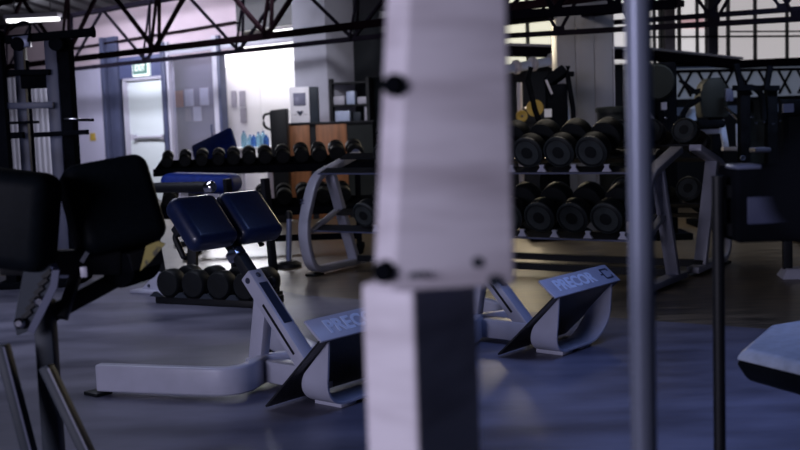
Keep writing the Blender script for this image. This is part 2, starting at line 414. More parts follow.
# big clad column in the middle distance
c0 = aty(557, 70, 11.6); c1 = aty(613, 70, 11.6); cw = (c1 - c0).x
cl = MB()
for i in range(3): cl.bb((i * cw / 3 + .004, 0, 0), ((i + 1) * cw / 3 - .004, .5, 3.2))
cl.bb((.02, .02, 0), (cw - .02, .48, 3.2))
struct('column_2', cl, COLM, (c0.x, 11.6, 0), RAD(-2), bevel=.003)
struct('trim_8', MB().bb((cw + .002, -.004, 0), (cw + .012, .01, 3.2)), FRAMEL, (c0.x, 11.6, 0), RAD(-2))  # window reflection on the column edge, built in as a pale strip

# roof
rm = MB(); x = -20
y0_ = -20
pf = []
while x < 18:
    pf += [(x, 0), (x + .22, 0), (x + .26, .06), (x + .36, .06)]; x += .40
rm.prism(pf + [(pf[-1][0], .14), (pf[0][0], .14)], -2.5, 26, lambda a, y, b: (a, y, b))
o = struct('ceiling', rm, CEIL, (0, 0, ROOF), 0, smooth=False)

# roof trusses
TR = thing
def truss(lab, p0, p1, zlo, zhi, n, M, th=.05, dbl=True, skip=0):
    p0, p1 = V(p0), V(p1); t = thing('roof_truss', lab, 'truss', (p0.x, p0.y, 0), math.atan2(p1.y - p0.y, p1.x - p0.x), 'open steel trusses under the roof')
    L = (p1 - p0).length; st = L / n
    MB().bar((0, 0, zlo), (L, 0, zlo), th * 1.1, th * 1.2).build('bottom_chord', M, t)
    MB().bar((0, 0, zhi), (L, 0, zhi), th * 1.1, th * 1.2).build('top_chord', M, t)
    for i in range(n):
        a = i * st
        MB().bar((a, 0, zlo), (a + st / 2, 0, zhi), th * .7, th * .7).build('diagonal', M, t)
        MB().bar((a + st / 2, 0, zhi), (a + st, 0, zlo), th * .7, th * .7).build('diagonal', M, t)
        if dbl:
            MB().bar((a + .10, .06, zhi), (a, .06, zlo), th * .55, th * .55).build('hanger', M, t)
            MB().bar((a + .28, -.06, zhi), (a, -.06, zlo), th * .5, th * .5).build('hanger', M, t)
        MB().box((a, 0, zlo + .03), (.11, .02, .07)).build('gusset', M, t)
    return t
def onW1(px, py, off): return onplane(px, py, W1o - n1 * off, n1)
# close to the office wall
nodeA = onW1(239, 53, .9); nodeB = onW1(353, 37, .9); nodeC = nodeA - (nodeB - nodeA) * 2
za_ = (nodeA.z + nodeB.z) / 2
dd = (nodeB - nodeA); dd.z = 0
truss('lower dark truss running just in front of the door and glass partition', nodeA - dd * 4, nodeA + dd * 3, za_, ROOF - .12, 7, TRUSSM)
nodeA = onW1(155, 50, 2.6); nodeB = onW1(267, 35.5, 2.6); dd = (nodeB - nodeA); za_ = (nodeA.z + nodeB.z) / 2; dd.z = 0
truss('maroon tinged truss crossing above the white door', nodeA - dd * 3, nodeA + dd * 4, za_, ROOF - .1, 7, TRUSSR, th=.06)
# thin conduit along the pale upper wall
a_, b_ = onW1(95, 45, .05), onW1(235, 22, .05)
tg = tag(MB().tube([onW1(60, 50, .05), a_, b_], .018, 8).build('conduit', TRUSSR), 'thin conduit running along the pale upper wall', 'pipe')
# trusses in front of the far right windows
def rtruss(lab, q0, q1, y0, y1, h, n, M, th):
    a = aty(*q0, y0); b = aty(*q1, y1); d = b - a; zl = (a.z + b.z) / 2; d.z = 0
    truss(lab, a - d * .05, b + d * .25, zl, zl + h, n, M, th=th, dbl=False)
rtruss('dark truss across the tall windows in front of the clad column', (500, 38), (800, 17), 11.2, 10.3, .62, 5, TRUSSM, .042)
rtruss('dark truss high over the tall windows, next above the lowest one', (585, 27), (800, 6), 11.9, 10.9, .50, 4, TRUSSM, .042)
rtruss('dark truss highest over the dumbbells near the roof edge', (505, 17), (640, 5), 9.6, 9.2, .45, 3, TRUSSM, .06)
# hall lamps
def lamp(px, py, y, L, rz, lab):
    p = aty(px, py, y); t = thing('fluorescent_lamp', lab, 'lamp', p, rz)
    MB().bb((-L / 2, -.08, .02), (L / 2, .08, .08)).build('lamp_housing', FRAMEL, t, bevel=.01)
    MB().bb((-L / 2 + .03, -.06, -.02), (L / 2 - .03, .06, .02)).build('diffuser', TUBEL, t)
    MB().cyl((-L / 3, 0, .08), (-L / 3, 0, ROOF - p.z), .008).cyl((L / 3, 0, .08), (L / 3, 0, ROOF - p.z), .008).build('rod', DARKM, t)
    return t
lamp(33, 20, 15.0, .75, RAD(-6), 'bright fluorescent lamp under the roof above the cable tower')

# ================================================================== THINGS
# ---- back extension benches (local x = toward the foot plate, y = across, z = up)
def back_extension(lab, loc, rz, nm='back_extension_bench'):
    B = thing(nm, lab, 'exercise bench', loc, rz, 'pale back extension benches')
    # folded base: one flat tube bent to a rounded V, nose under the foot plate side
    path = fillet([(-.90, -.56, .082), (-.235, -.27, .082), (-.36, 0, .082), (-.235, .27, .082), (-.90, .56, .082)], [.17, .04, .17], 10)
    MB().sweep(path, .058, .13).build('base_frame', WHITE, B, bevel=.012, seg=3)
    for s in (-1, 1): MB().bb((-.955, s * .565 - .045, .0), (-.85, s * .565 + .045, .016)).build('rubber_foot', RUBB, B, bevel=.004)
    MB().bb((-.44, -.05, .025), (.05, .05, .13)).build('spine_tube', WHITE, B, bevel=.01)
    # sloping post
    d = V((-.669, 0, .743)); nrm = V((.743, 0, .669)); a = V((-.02, 0, .085)); top = a + d * .60
    po = MB(); po.bar(a, top, .085, .075, up=nrm); po.build('post', WHITE, B, bevel=.008)
    MB().bar(a + d * .28 + nrm * .0385, a + d * .52 + nrm * .0385, .052, .003, up=nrm).build('label_plate', PLAQ, B)
    for s in (-1, 1): MB().bar(a + d * .13 + V((0, s * .0432, 0)), a + d * .42 + V((0, s * .0432, 0)), .002, .014, up=nrm).build('slot', BLACK, B)
    bt = a + d * .565
    MB().lathe(bt + nrm * .036, nrm, [(.014, 0), (.014, .004), (.009, .006), (0, .006)], 14).build('bolt', INKD, B)
    MB().lathe(bt + V((0, -.042, 0)), V((0, -1, 0)), [(.015, 0), (.015, .004), (0, .004)], 14).build('bolt', INKD, B)
    kn = MB().cyl(bt - d * .03 + V((0, .042, 0)), bt - d * .03 + V((0, .075, 0)), .01).lathe(bt - d * .03 + V((0, .072, 0)), V((0, 1, 0)), [(.018, 0), (.026, .008), (.026, .026), (.018, .034), (0, .034)], 12)
    kn.build('adjuster_knob', BLACK, B)
    MB().bar((-.40, 0, .10), a + d * .47, .06, .085, up=(1, 0, 0)).build('brace', WHITE, B, bevel=.008)
    # telescoping inner post and pad carrier
    i0 = top - d * .05; i1 = top + d * .34
    MB().bar(i0, i1, .06, .052, up=nrm).build('inner_post', DARKM, B, bevel=.005)
    MB().bar(top + d * .10 - V((0, .020, 0)), top + d * .15 - V((0, .020, 0)), .056, .075, up=nrm).build('collar', CHROME, B, bevel=.006)
    cc = top + d * .305 + V((0, -.02, 0))
    MB().bar(cc + V((0, -.26, 0)) , cc + V((0, .26, 0)), .05, .04, up=nrm).build('pad_carrier', DARKM, B, bevel=.005)
    for s in (-1, 1):
        g = MB().tube(fillet([cc + V((0, s * .20, 0)), cc + V((0, s * .25, 0)) - nrm * .03, cc + V((0, s * .25, 0)) - d * .12 - nrm * .05], .03), .014, 10)
        g.build('handle', BLACK, B)
        pc = cc + V((0, s * .148, 0)) + nrm * .070 - d * .02
        pd = MB(); R = Matrix((V((0, 1, 0)), d, nrm)).transposed()
        pd.box(pc, (.275, .285, .11), R)
        pad = pd.build('thigh_pad', NAVY, B, bevel=.044, seg=5)
        MB().box(pc - nrm * .055, (.17, .22, .012), R).build('backing_board', BLACK, pad)
    # foot plate, folded lip with lettering and the bent band below it
    t = .006
    pl = [(0, .012), (.345, .338), (.345 - t, .338 + t), (-t, .012 + t)]
    MB().prism(pl, -.33, .33).build('foot_plate', TREAD, B)
    l0 = V((.348, 0, .335)); l1 = V((.252, 0, .415)); ln = V((.64, 0, .768))
    c = (l0 + l1) / 2
    lip = MB().bar(c + V((0, -.33, 0)), c + V((0, .33, 0)), (l1 - l0).length, .012, up=ln).build('foot_plate_lip', WHITE, B, bevel=.004)
    mx = frame_mx(c + ln * .0068 + V((0, -.035, 0)), (0, 1, 0), l1 - l0) @ Matrix.Translation((-.025, 0, 0))
    text('lettering', 'PRECOR', .098, INK, B, mx, bold=.0032, sx=1.02)
    em = MB(); R = frame_mx(c + ln * .0068 + V((0, .258, 0)), (0, 1, 0), l1 - l0)
    for q0, q1 in (((-.03, -.03), (-.03, .032)), ((-.03, .032), (.035, .032)), ((-.03, -.03), (.035, -.03)), ((-.03, 0), (-.055, 0)), ((.035, .032), (.035, .016)), ((.035, -.03), (.035, -.014))):
        em.bar(R @ V((*q0, 0)), R @ V((*q1, 0)), .010, .002, up=ln)
    em.build('emblem', INKD, B)
    # U band under the plate: section cut along the sloping plate
    n = 28; hw = .27; rad = .15; zt_ = .325; ring = []
    yz = [(-hw, zt_)]
    for k in range(11):
        q = math.pi / 2 * k / 10; yz.append((-hw + rad - rad * math.cos(q), .022 + rad - rad * math.sin(q)))
    for k in range(11):
        q = math.pi / 2 * k / 10; yz.append((hw - rad + rad * math.sin(q), .022 + rad - rad * math.cos(q)))
    yz.append((hw, zt_))
    ub = MB(); th = .010; rows = []
    for k, (y, z) in enumerate(yz):
        a_ = V(yz[max(0, k - 1)]); b_ = V(yz[min(len(yz) - 1, k + 1)]); tt = (b_ - a_).normalized(); nn = V((-tt.y, tt.x))
        bk_ = lambda q: max((q - .012) / .945 + .004, .13 + .185 * (q / .325) ** 2)
        xb = min(bk_(z), .335); xf = .335 - .06 * (1 - z / .33) ** 2
        yi, zi = y + nn.x * th, z + nn.y * th
        xb2 = bk_(min(zi, .325))
        rows.append([ub.bm.verts.new(p) for p in ((min(xb, xf - .004), y, z), (xf, y, z), (xf, yi, zi), (min(xb2, xf - .004), yi, zi))])
    for A, C in zip(rows, rows[1:]):
        for j in range(4): ub.bm.faces.new((A[j], A[(j + 1) % 4], C[(j + 1) % 4], C[j]))
    ub.bm.faces.new(rows[0][::-1]); ub.bm.faces.new(rows[-1])
    ub.build('foot_band', WHITE, B)
    for y in (-.08, .10): MB().bb((.10, y - .05, 0), (.262, y + .05, .024)).build('floor_foot', WHITE, B, bevel=.003)
    return B
TH = RAD(50); av = V((math.cos(TH), math.sin(TH), 0))
O1 = atz(273, 408); O2 = atz(503, 356)
b1 = back_extension('pale back extension bench with navy pads, left of the tall grey post', O1 + av * .29, RAD(-40))
b2 = copy_tree(b1); b2.location = O2 + av * .29
b2['label'] = 'pale back extension bench half hidden behind and right of the tall grey post'

# ---- dumbbells
def dumbbell(r, L=.40):
    """axis along local y, resting point at the origin's height - r"""
    D = thing('dumbbell', None, None)
    hl = .125 * (r / .115) ** .5; g = L / 2 - hl
    MB().cyl((0, -g - .01, 0), (0, g + .01, 0), .016, 12).build('handle', CHROME, D)
    for s in (-1, 1):
        MB().lathe((0, s * g, 0), (0, s, 0), [(r * .5, 0), (r * .96, .006), (r, .02), (r, hl - .018), (r * .93, hl - .004), (r * .80, hl), (r * .74, hl - .008), (r * .40, hl - .008), (r * .36, hl), (0, hl)], 26).build('head', RUBB, D)
        MB().lathe((0, s * (g + hl - .030), 0), (0, s, 0), [(r * .985, 0), (r * 1.012, .006), (r * 1.0, .018), (r * .90, .0275), (r * .83, .0265)], 26).build('ring', RING, D)
    return D
ORD = ['first', 'second', 'third', 'fourth', 'fifth', 'sixth', 'seventh', 'eighth', 'ninth', 'tenth', 'eleventh', 'twelfth']

# ---- double sided dumbbell racks
RO = atz(303, 276); RA = math.atan2(-.547, .837)
def rack(lab, loc, rz, L=2.92):
    K = thing('dumbbell_rack', lab, 'dumbbell rack', loc, rz, 'white framed two tier dumbbell racks back to back')
    for x in (.075, L - .04):
        # D shaped end frame: bowed front upright, sloping head, floor bar, raked rear strut
        prof = fillet([(x, .72, .955), (x, .11, .80), (x, -.08, .38), (x, .02, .045), (x, .80, .045)], [.14, .30, .12], 8)
        MB().sweep(prof, .05, .095, up=(1, 0, 0)).build('end_frame', WHITE, K, bevel=.008)
        MB().bar((x, .32, .83), (x, .62, .06), .095, .05, up=(0, 1, 0)).build('strut', WHITE, K, bevel=.006)
        MB().bar((x, .04, .36), (x, .40, .50), .05, .035).build('shelf_arm', WHITE, K, bevel=.006)
        MB().bb((x - .05, .0, 0), (x + .05, .12, .018)).build('rubber_foot', RUBB, K)
    for z, y0, nm in ((.83, .10, 'upper'), (.375, .02, 'lower')):
        rise = .16
        
        for yy, zz_ in ((y0 + .07, z + .012), (y0 + .36, z + .118)):
            MB().bar((.12, yy, zz_), (L - .09, yy, zz_), .11, .012, up=(0, -.34, .94)).build('shelf_rail', DARKM, K)
        MB().bb((.12, y0 - .004, z - .012), (L - .09, y0 + .004, z + .000)).build('shelf_lip', FRAMEB, K)
    MB().bb((.05, .60, .05), (L - .05, .66, .10)).build('cross_bar', DARKM, K)
    return K
rk1 = rack('white framed two tier dumbbell rack facing the benches', RO, RA)
rdir = V((math.cos(RA), math.sin(RA), 0)); rn = V((-math.sin(RA), math.cos(RA), 0))
rk2 = rack('white framed dumbbell rack backing onto the front rack', RO + rdir * 2.97 + rn * 1.80, RA + math.pi)
# saddles between the heads
protos = {}
def put_db(root, rz, x, y, z, r, lab, grp, first=[True]):
    key = round(r, 3)
    if key not in protos:
        D = dumbbell(r); protos[key] = D
    else: D = copy_tree(protos[key])
    Mx = Matrix.Translation(root) @ Matrix.Rotation(rz, 4, 'Z')
    D.location = Mx @ V((x, y, z)); D.rotation_euler = (RAD(20), 0, rz)
    tag(D, lab, 'dumbbell', grp); return D
def tier_x(px, py, z, y):                                 # rack coordinate under a photo column
    o = RO + rn * y; p = onplane(px, py, o, rn); return (p - RO).dot(rdir)
N = 10
for tier, z, y0, px_ref, sp in (('upper', .83, .10, 593, .245), ('lower', .375, .02, 608, .252)):
    xr = tier_x(px_ref, 153 if tier == 'upper' else 220, z + .1, y0 + .06)
    xs = sorted([xr + sp * k for k in range(-12, 6) if (.52 if tier == 'upper' else .40) < xr + sp * k < 2.92 - .20])
    nx_ = len(xs)
    for i, x in enumerate(xs):
        r = .116 if x > 1.0 else .086 + .030 * x
        fromr = nx_ - 1 - i
        lab = ('black rubber dumbbell, %s from the pole end of the white front rack, %s tier' % (ORD[fromr], tier)) if fromr < 6 else ('smaller black dumbbell, %s from the bench end of the white front rack, %s tier' % (ORD[i], tier))
        cz = z + r + .02 + .068; cy = y0 + .20
        put_db(RO, RA, x, cy, cz, r, lab, 'dumbbells on the white front rack')
        # saddle
        sx = x + sp / 2
        if sx < 2.82:
            MB().prism([(sx - .036, z + .004), (sx + .036, z + .004), (sx + .014, z + .035), (sx + .020, z + .055), (sx - .020, z + .055), (sx - .014, z + .035)], y0 + .0, y0 + .02).build('saddle', WHITE, rk1)
    # rear rack: the ones that show past the front rack's end
    for k in range(3):
        r = .10
        put_db(RO + rdir * 2.97 + rn * 1.80, RA + math.pi, .24 + k * .27, y0 + .20, z + r + .02 + .068, r,
               'black dumbbell on the rear rack, %s from its pole end, %s tier' % (ORD[k], tier), 'dumbbells on the rear rack')
# rotated lettering on the near end frame's upright
text('lettering', 'ICARIAN', .055, FRAMEB, rk1, frame_mx((.035, -.0215 + .006, .52) , (0, .05, 1), (-1, 0, 0)) , bold=.001)

# ---- long dark rack further back with small dumbbells
YF = 10.4
fl = aty(152, 166, YF); frr = aty(374, 163, YF); zt1 = (fl.z + frr.z) / 2 - .03
FR = thing('dumbbell_rack', 'long black two tier rack of small dumbbells before the bright office', 'dumbbell rack', (fl.x, YF, 0), 0)
LF = frr.x - fl.x
for z, y0 in ((zt1, .06), (zt1 - .40, .0)):
    MB().bar((0, y0 + .16, z + .03), (LF, y0 + .16, z + .03), .36, .03, up=(0, -.25, .97)).build('shelf', MATTE, FR)
    MB().bb((0, y0 - .03, z - .05), (LF, y0 - .01, z + .02)).build('shelf_lip', MATTE, FR)
for x in (.30, LF - .17):
    MB().bar((x, .40, zt1 + .05), (x, .12, .04), .05, .08, up=(0, 1, 0)).build('upright', MATTE, FR)
    MB().bb((x - .04, -.12, 0), (x + .04, .5, .05)).build('foot', MATTE, FR, bevel=.01)
MB().bb((.3, .30, .10), (LF - .17, .34, .16)).build('cross_bar', MATTE, FR)
small = {}
def put_small(r, x, y, z, lab, grp):
    if r not in small:
        D = thing('dumbbell', None, None); L = .25; hl = r * 1.2; g = L / 2 - hl / 2
        MB().cyl((0, -g, 0), (0, g, 0), .014, 10).build('handle', DARKM, D)
        for s in (-1, 1):
            MB().lathe((0, s * (g - hl / 2), 0), (0, s, 0), [(r * .7, 0), (r, .01), (r, hl - .012), (r * .85, hl), (0, hl)], 18).build('head', RUBB, D)
            MB().lathe((0, s * (g + hl / 2) - s * .004, 0), (0, s, 0), [(r * .52, 0), (r * .5, .008), (0, .009)], 14).build('end_cap', STEEL if r > .078 else RUBB, D)
        small[r] = D
    else: D = copy_tree(small[r])
    D.location = (x, y, z); D.rotation_euler = (RAD(14), 0, RAD(8)); tag(D, lab, 'dumbbell', grp); return D
tops = [164, 182, 199, 216, 231, 247, 263, 281, 300, 318, 336, 354]
rs = [.055, .058, .06, .06, .064, .066, .068, .068, .072, .072, .078, .080]
for i, (px, r) in enumerate(zip(tops, rs)):
    p = aty(px, 158, YF); put_small(r, p.x, YF + .16, zt1 + .055 + r, 'small black dumbbell, %s from the door end of the long dark rack, upper tier' % ORD[i], 'small dumbbells on the dark rack')
for i, px in enumerate((168, 262, 283, 303, 322, 342)):
    p = aty(px, 200, YF); put_small(.075, p.x, YF + .12, zt1 - .40 + .145, 'small black dumbbell, %s from the door end of the long dark rack, lower tier' % ORD[i], 'small dumbbells on the dark rack')

# ---- steel stand foot beside the white rack
lg = atz(289, 267)
ps = thing('stanchion', 'short steel stanchion in a black foot beside the white rack end', 'stand', lg)
MB().lathe((0, 0, 0), (0, 0, 1), [(.11, 0), (.11, .03), (.07, .055), (0, .055)], 20).build('base', BLACK, ps)
MB().cyl((0, 0, .05), (.02, 0, .42), .024).build('pole', STEEL, ps)
MB().lathe((.02, 0, .42), (0, 0, 1), [(.03, 0), (.03, .05), (.015, .07), (0, .07)], 14).build('cap', BLACK, ps)

# ---- low stand with four round weights, bar with chrome end on top
fa = atz(168, 306); fb = atz(246, 310)
ST = thing('weight_stand', 'black stand behind the navy pads with a chrome ended bar', 'weight stand', (fa.x, fa.y + .1, 0), math.atan2(fb.y - fa.y, fb.x - fa.x))
LS = (fb - fa).length; sr = ST.rotation_euler.z; sd = V((math.cos(sr), math.sin(sr), 0)); sn = V((-math.sin(sr), math.cos(sr), 0))
MB().bb((-.12, -.02, .0), (LS + .12, .04, .05)).bb((-.12, .22, .0), (LS + .12, .28, .05)).bb((.26, .26, .0), (.34, .44, .05)).bb((.58, .26, .0), (.66, .44, .05)).build('floor_rail', BLACK, ST, bevel=.006)
for x in (.30, .62):
    MB().bar((x, .40, .04), (x - .02, .36, .86), .05, .05).build('upright', BLACK, ST, bevel=.005)
MB().bar((.30, .38, .62), (.62, .38, .62), .05, .05).build('cross_bar', BLACK, ST)
bz = aty(185, 187, 7.7)
pL, pR = aty(150, 188, 7.75), aty(209, 187, 7.45)
barb = W(MB().cyl(pL - V((.1, -.05, 0)), pR, .036, 18), 'bar', BLACK, ST)
W(MB().lathe(pR, pR - pL, [(.037, -.02), (.040, 0), (.040, .03), (.028, .045), (0, .045)], 18), 'chrome_end', CHROME, ST)
W(MB().bar(V((bz.x + .09, 7.62, .84)), V((bz.x + .12, 7.85, .82)), .05, .05), 'bracket', BLACK, ST)
for i in range(4):
    k = fa + (fb - fa) * (i / 3.0)
    D = thing('round_weight', 'round black weight on the low stand, %s from its yellow sticker end' % ORD[i], 'weight', (ST.location.x, ST.location.y, 0), sr, 'round weights on the low stand')
    D.location = ST.location + sd * (LS * i / 3.0) + sn * .13 + V((0, 0, .05 + .098)); D.rotation_euler = (0, 0, sr)
    MB().cyl((0, -.14, 0), (0, .14, 0), .016, 10).build('handle', CHROME, D)
    for s in (-1, 1): MB().lathe((0, s * .05, 0), (0, s, 0), [(.05, 0), (.09, .006), (.098, .02), (.098, .10), (.085, .116), (.06, .118), (0, .112)], 24).build('head', RUBB, D)
for i in range(5):
    MB().prism([(-.055 + LS * (i - .5) / 3, .05), (.055 + LS * (i - .5) / 3, .05), (LS * (i - .5) / 3 + .012, .085), (LS * (i - .5) / 3 - .012, .085)], -.03, -.012).build('divider', GREYP, ST)

# ---- blue benches behind
def blue_bench():
    c = aty(205, 172, 11.6)
    Bb = thing('incline_bench', 'blue padded incline bench behind the dark dumbbell rack', 'exercise bench', (c.x, 11.6, 0), 0)
    p = aty(200, 157, 11.6); q = aty(243, 138, 11.6)
    W(MB().bar(V((p.x - .08, 11.75, p.z - .05)), V((q.x - .1, 11.75, q.z - .04)), .5, .09, up=(0, 1, 0) if False else (-.4, -.6, .7)), 'backrest', BLUE, Bb, bevel=.03, seg=3)
    W(MB().bar(V((p.x - .05, 11.72, p.z - .07)), V((p.x - .0, 11.72, .06)), .06, .06), 'leg', DARKM, Bb)
    W(MB().bb((p.x - .3, 11.5, 0), (p.x + .4, 11.95, .05)), 'base', DARKM, Bb)
    return Bb
blue_bench()
c = aty(205, 185, 8.7)
UB = thing('utility_bench', 'royal blue bench pad behind the chrome ended bar, partly hidden by navy pads', 'exercise bench', (c.x, 8.75, 0), RAD(-8))
hz_ = c.z
MB().bar((-.33, 0, hz_ + .03), (.26, 0, hz_ + .0), .34, .15).build('seat', BLUE, UB, bevel=.065, seg=4)
MB().bar((.08, .02, hz_ + .05), (.24, .0, hz_ - .14), .30, .07, up=(1, 0, .6)).build('front_pad', BLUE, UB, bevel=.03, seg=3)
MB().bar((-.1, 0, hz_ - .02), (-.15, 0, .05), .07, .07, up=(1, 0, 0)).build('leg', DARKM, UB)
MB().bb((-.4, -.05, 0), (.3, .05, .05)).bb((-.3, -.28, 0), (-.22, .28, .05)).build('base', DARKM, UB)
# a pale footed machine base between the black pads and the weight stand
q = atz(158, 292)
MBs = thing('lever_machine', 'dark post on a small white triangular foot beside the yellow sticker', 'exercise machine', q, RAD(-30))
MB().prism([(-.16, .0), (.14, .0), (.14, .05), (.06, .16), (.02, .16)], -.03, .03).build('gusset_plate', WHITE, MBs, bevel=.004)
MB().bb((-.20, -.09, 0), (.16, .09, .02)).build('foot', WHITE, MBs, bevel=.004)
MB().bar((.05, 0, .13), (-.08, .05, .62), .05, .05).build('post', DARKM, MBs)
for x in (-.06, .05): MB().lathe((x, -.031, .05), (0, -1, 0), [(.014, 0), (.012, .006), (0, .006)], 10).build('bolt', INKD, MBs)

# ---- black padded adjustable machine, front left
YP = 3.1
def pw(px, py, y=YP): return aty(px, py, y)
BP = thing('leg_machine', 'black padded machine on grey legs at the front left corner', 'exercise machine', (pw(45, 300).x, YP, 0), 0)
c1_ = pw(11, 219, 3.05); c2_ = pw(112, 207, 3.25)
R1 = Matrix.Rotation(RAD(-6), 3, 'Z') @ Matrix.Rotation(RAD(8), 3, 'Y')
W(MB().box(c1_, (.25, .14, .272), R1), 'pad', VINYLK, BP, bevel=.045, seg=5)
l2 = V((.85, .50, .10)).normalized(); b2_ = V((.51, -.86, 0)); d2_ = (-.34 * b2_ + V((0, 0, .94)) - .14 * l2); d2_ = (d2_ - l2 * d2_.dot(l2) * .35).normalized(); l2 = (l2 - d2_ * l2.dot(d2_)).normalized(); R2 = Matrix((l2, d2_, l2.cross(d2_))).transposed()
pd2 = W(MB().box(c2_, (.255, .27, .15), R2), 'pad', VINYLK, BP, bevel=.042, seg=5)
# toothed adjuster plate
ap = [(24, 268), (55, 264), (54, 286), (31, 330), (17, 336), (14, 322)]
A = [pw(x, y, 3.02) for x, y in ap]; 
plate = MB(); vs = [v + V((0, 0, 0)) for v in A] + [v + V((0, .012, 0)) for v in A]; n = len(A)
plate._add(vs, [tuple(range(n))[::-1], tuple(range(n, 2 * n))] + [(i, (i + 1) % n, n + (i + 1) % n, n + i) for i in range(n)])
W(plate, 'adjuster_plate', GREYP, BP)
for i in range(6):
    t = i / 5; x, y = 46 - 20 * t, 276 + 40 * t
    p = pw(x, y, 3.015)
    W(MB().bar(p + V((-.010, 0, -.005)), p + V((.014, 0, .014)), .012, .006, up=(0, 1, 0)), 'slot', BLACK, BP)
W(MB().sweep([pw(*q, 3.0) for q in ((53, 264), (56, 270), (54, 286), (31, 332))], .007, .02), 'plate_edge', FRAMEB, BP)
for x, y in ((40, 301), (20, 323)):
    p = pw(x, y, 3.01); W(MB().lathe(p, (0, -1, 0), [(.016, -.005), (.016, .006), (.009, .012), (0, .012)], 12), 'bolt', CHROME, BP)
def fpt(px, py, y, z): return pw(px, py, y)
# legs run on down to the floor past the picture's lower edge
def ext(p, q):                                            # run p->q on to the floor
    d = q - p; return p + d * ((0.012 - p.z) / d.z)
for (a, b, y1, y2) in (((2, 345), (28, 446), 3.02, 3.0), ((46, 366), (86, 450), 3.05, 3.0)):
    p = pw(*a, y1); q = pw(*b, y2); e = ext(p, q)
    W(MB().bar(p, e, .032, .05, up=(0, 1, 0)), 'leg', GREYP, BP, bevel=.006)
    W(MB().bar(p + V((.015, -.028, 0)), e + V((.015, -.028, 0)), .006, .006, up=(0, 1, 0)), 'leg_trim', FRAMEB, BP)  # edge highlight built in as a paler strip along each leg
p = pw(44, 300, 3.12); W(MB().bar(p, V((p.x, p.y, .01)), .052, .055, up=(0, 1, 0)), 'post', GREYP, BP, bevel=.005)
W(MB().bar(pw(0, 262, 3.1), pw(120, 262, 3.22), .06, .07), 'cross_beam', BLACK, BP, bevel=.006)
W(MB().bar(pw(62, 318, 3.1), pw(78, 268, 3.18), .03, .035, up=(0, 1, 0)), 'link_arm', DARKM, BP, bevel=.004)
W(MB().bar(pw(40, 320, 3.14), pw(140, 266, 3.3), .05, .055, up=(0, 1, 0)), 'swing_arm', BLACK, BP, bevel=.008)
W(MB().bar(pw(82, 262, 3.06), pw(88, 246 + 6, 3.06), .012, .012), 'lever', CHROME, BP)
W(MB().box(pw(84, 272, 3.05), (.02, .01, .03)), 'latch', FRAMEL, BP, bevel=.003)
rp, rq = pw(108, 272, 3.12), pw(150, 258, 3.3)
W(MB().cyl(pw(118, 270, 3.2), pw(146, 262, 3.36), .055, 20), 'roller_pad', MATTE, BP, bevel=.012)
# yellow sticker bracket
sk = [(140, 271), (146, 246), (158, 241), (165, 244), (150, 262)]
A = [pw(x, y, 3.16) for x, y in sk]; n = len(A); st_ = MB()
st_._add(A + [v + V((.0, .01, 0)) for v in A], [tuple(range(n))[::-1], tuple(range(n, 2 * n))] + [(i, (i + 1) % n, n + (i + 1) % n, n + i) for i in range(n)])
W(st_, 'warning_sticker', YEL, BP)['label'] = 'yellow warning sticker'
W(MB().bar(pw(128, 262, 3.2), pw(158, 254, 3.26), .05, .05), 'bracket', BLACK, BP)

# ---- cable tower at the left
YT = 9.0
def tw(px, py, y=YT): return aty(px, py, y)
bx = tw(35, 200)
CT = thing('cable_tower', 'tall dark blue cable tower frame in front of the corrugated wall', 'exercise machine', (bx.x, YT, 0), 0)
def vert(px0, px1, py0, y, d, M, nm='upright'):
    a = aty(px0, 110, y); b = aty(px1, 110, y); z = aty((px0 + px1) / 2, py0, y).z
    W(MB().bb((a.x, y, 0), (b.x, y + d, z)), nm, M, CT, bevel=.006)
vert(17, 27, 46, 9.05, .10, SLATE); vert(48, 60, 38, 8.95, .12, SLATE); vert(60, 72, 38, 8.98, .16, MATTE); vert(-6, 5, 30, 8.8, .1, MATTE); vert(27, 31, 60, 9.1, .04, MATTE, 'guide_rod')  # broad matte upright: shaded side of the slate one, put into its colour
def hor(px0, py0, px1, py1, h, y, M, nm, d=.07):
    W(MB().bar(aty(px0, py0, y), aty(px1, py1, y), d, h), nm, M, CT, bevel=.004)
hor(6, 40, 93, 32, .060, 8.92, MATTE, 'top_beam', .1)
hor(14, 43, 30, 41, .09, 8.9, STEEL, 'pulley_housing')
hor(0, 73, 50, 72, .045, 8.92, MATTE, 'cross_beam'); hor(22, 82, 49, 81, .11, 9.05, MATTE, 'weight_block'); hor(8, 106, 54, 105, .050, 8.9, SLATE, 'cross_beam')
hor(35, 135, 88, 132, .038, 8.8, MATTE, 'grip_bar'); hor(9, 123, 38, 122, .022, 8.85, MATTE, 'hook'); hor(64, 120, 93, 120, .022, 8.85, MATTE, 'hook'); hor(64, 119, 80, 119, .012, 8.83, CHROME, 'hook_tip', .03)
hor(0, 136, 24, 135, .05, 8.9, MATTE, 'cross_beam')
p = tw(92, 32, 8.9); W(MB().lathe(p, (1, 0, .05), [(.03, -.02), (.045, 0), (.045, .02), (0, .02)], 12), 'end_cap', MATTE, CT)
W(MB().tube(fillet([tw(10, 30, 8.85), tw(22, 21, 8.85), tw(31, 24, 8.85), tw(28, 42, 8.85)], .08), .010, 8), 'cable', MATTE, CT)
for x in (18, 56): 
    p = aty(x, 44, 8.88); W(MB().lathe(p, (0, -1, 0), [(.055, -.02), (.045, 0), (.055, .02)], 16), 'pulley', MATTE, CT)
W(MB().bb((aty(-6, 110, 9).x, 8.75, 0), (aty(72, 110, 9).x, 9.3, .05)), 'base', MATTE, CT, bevel=.008)

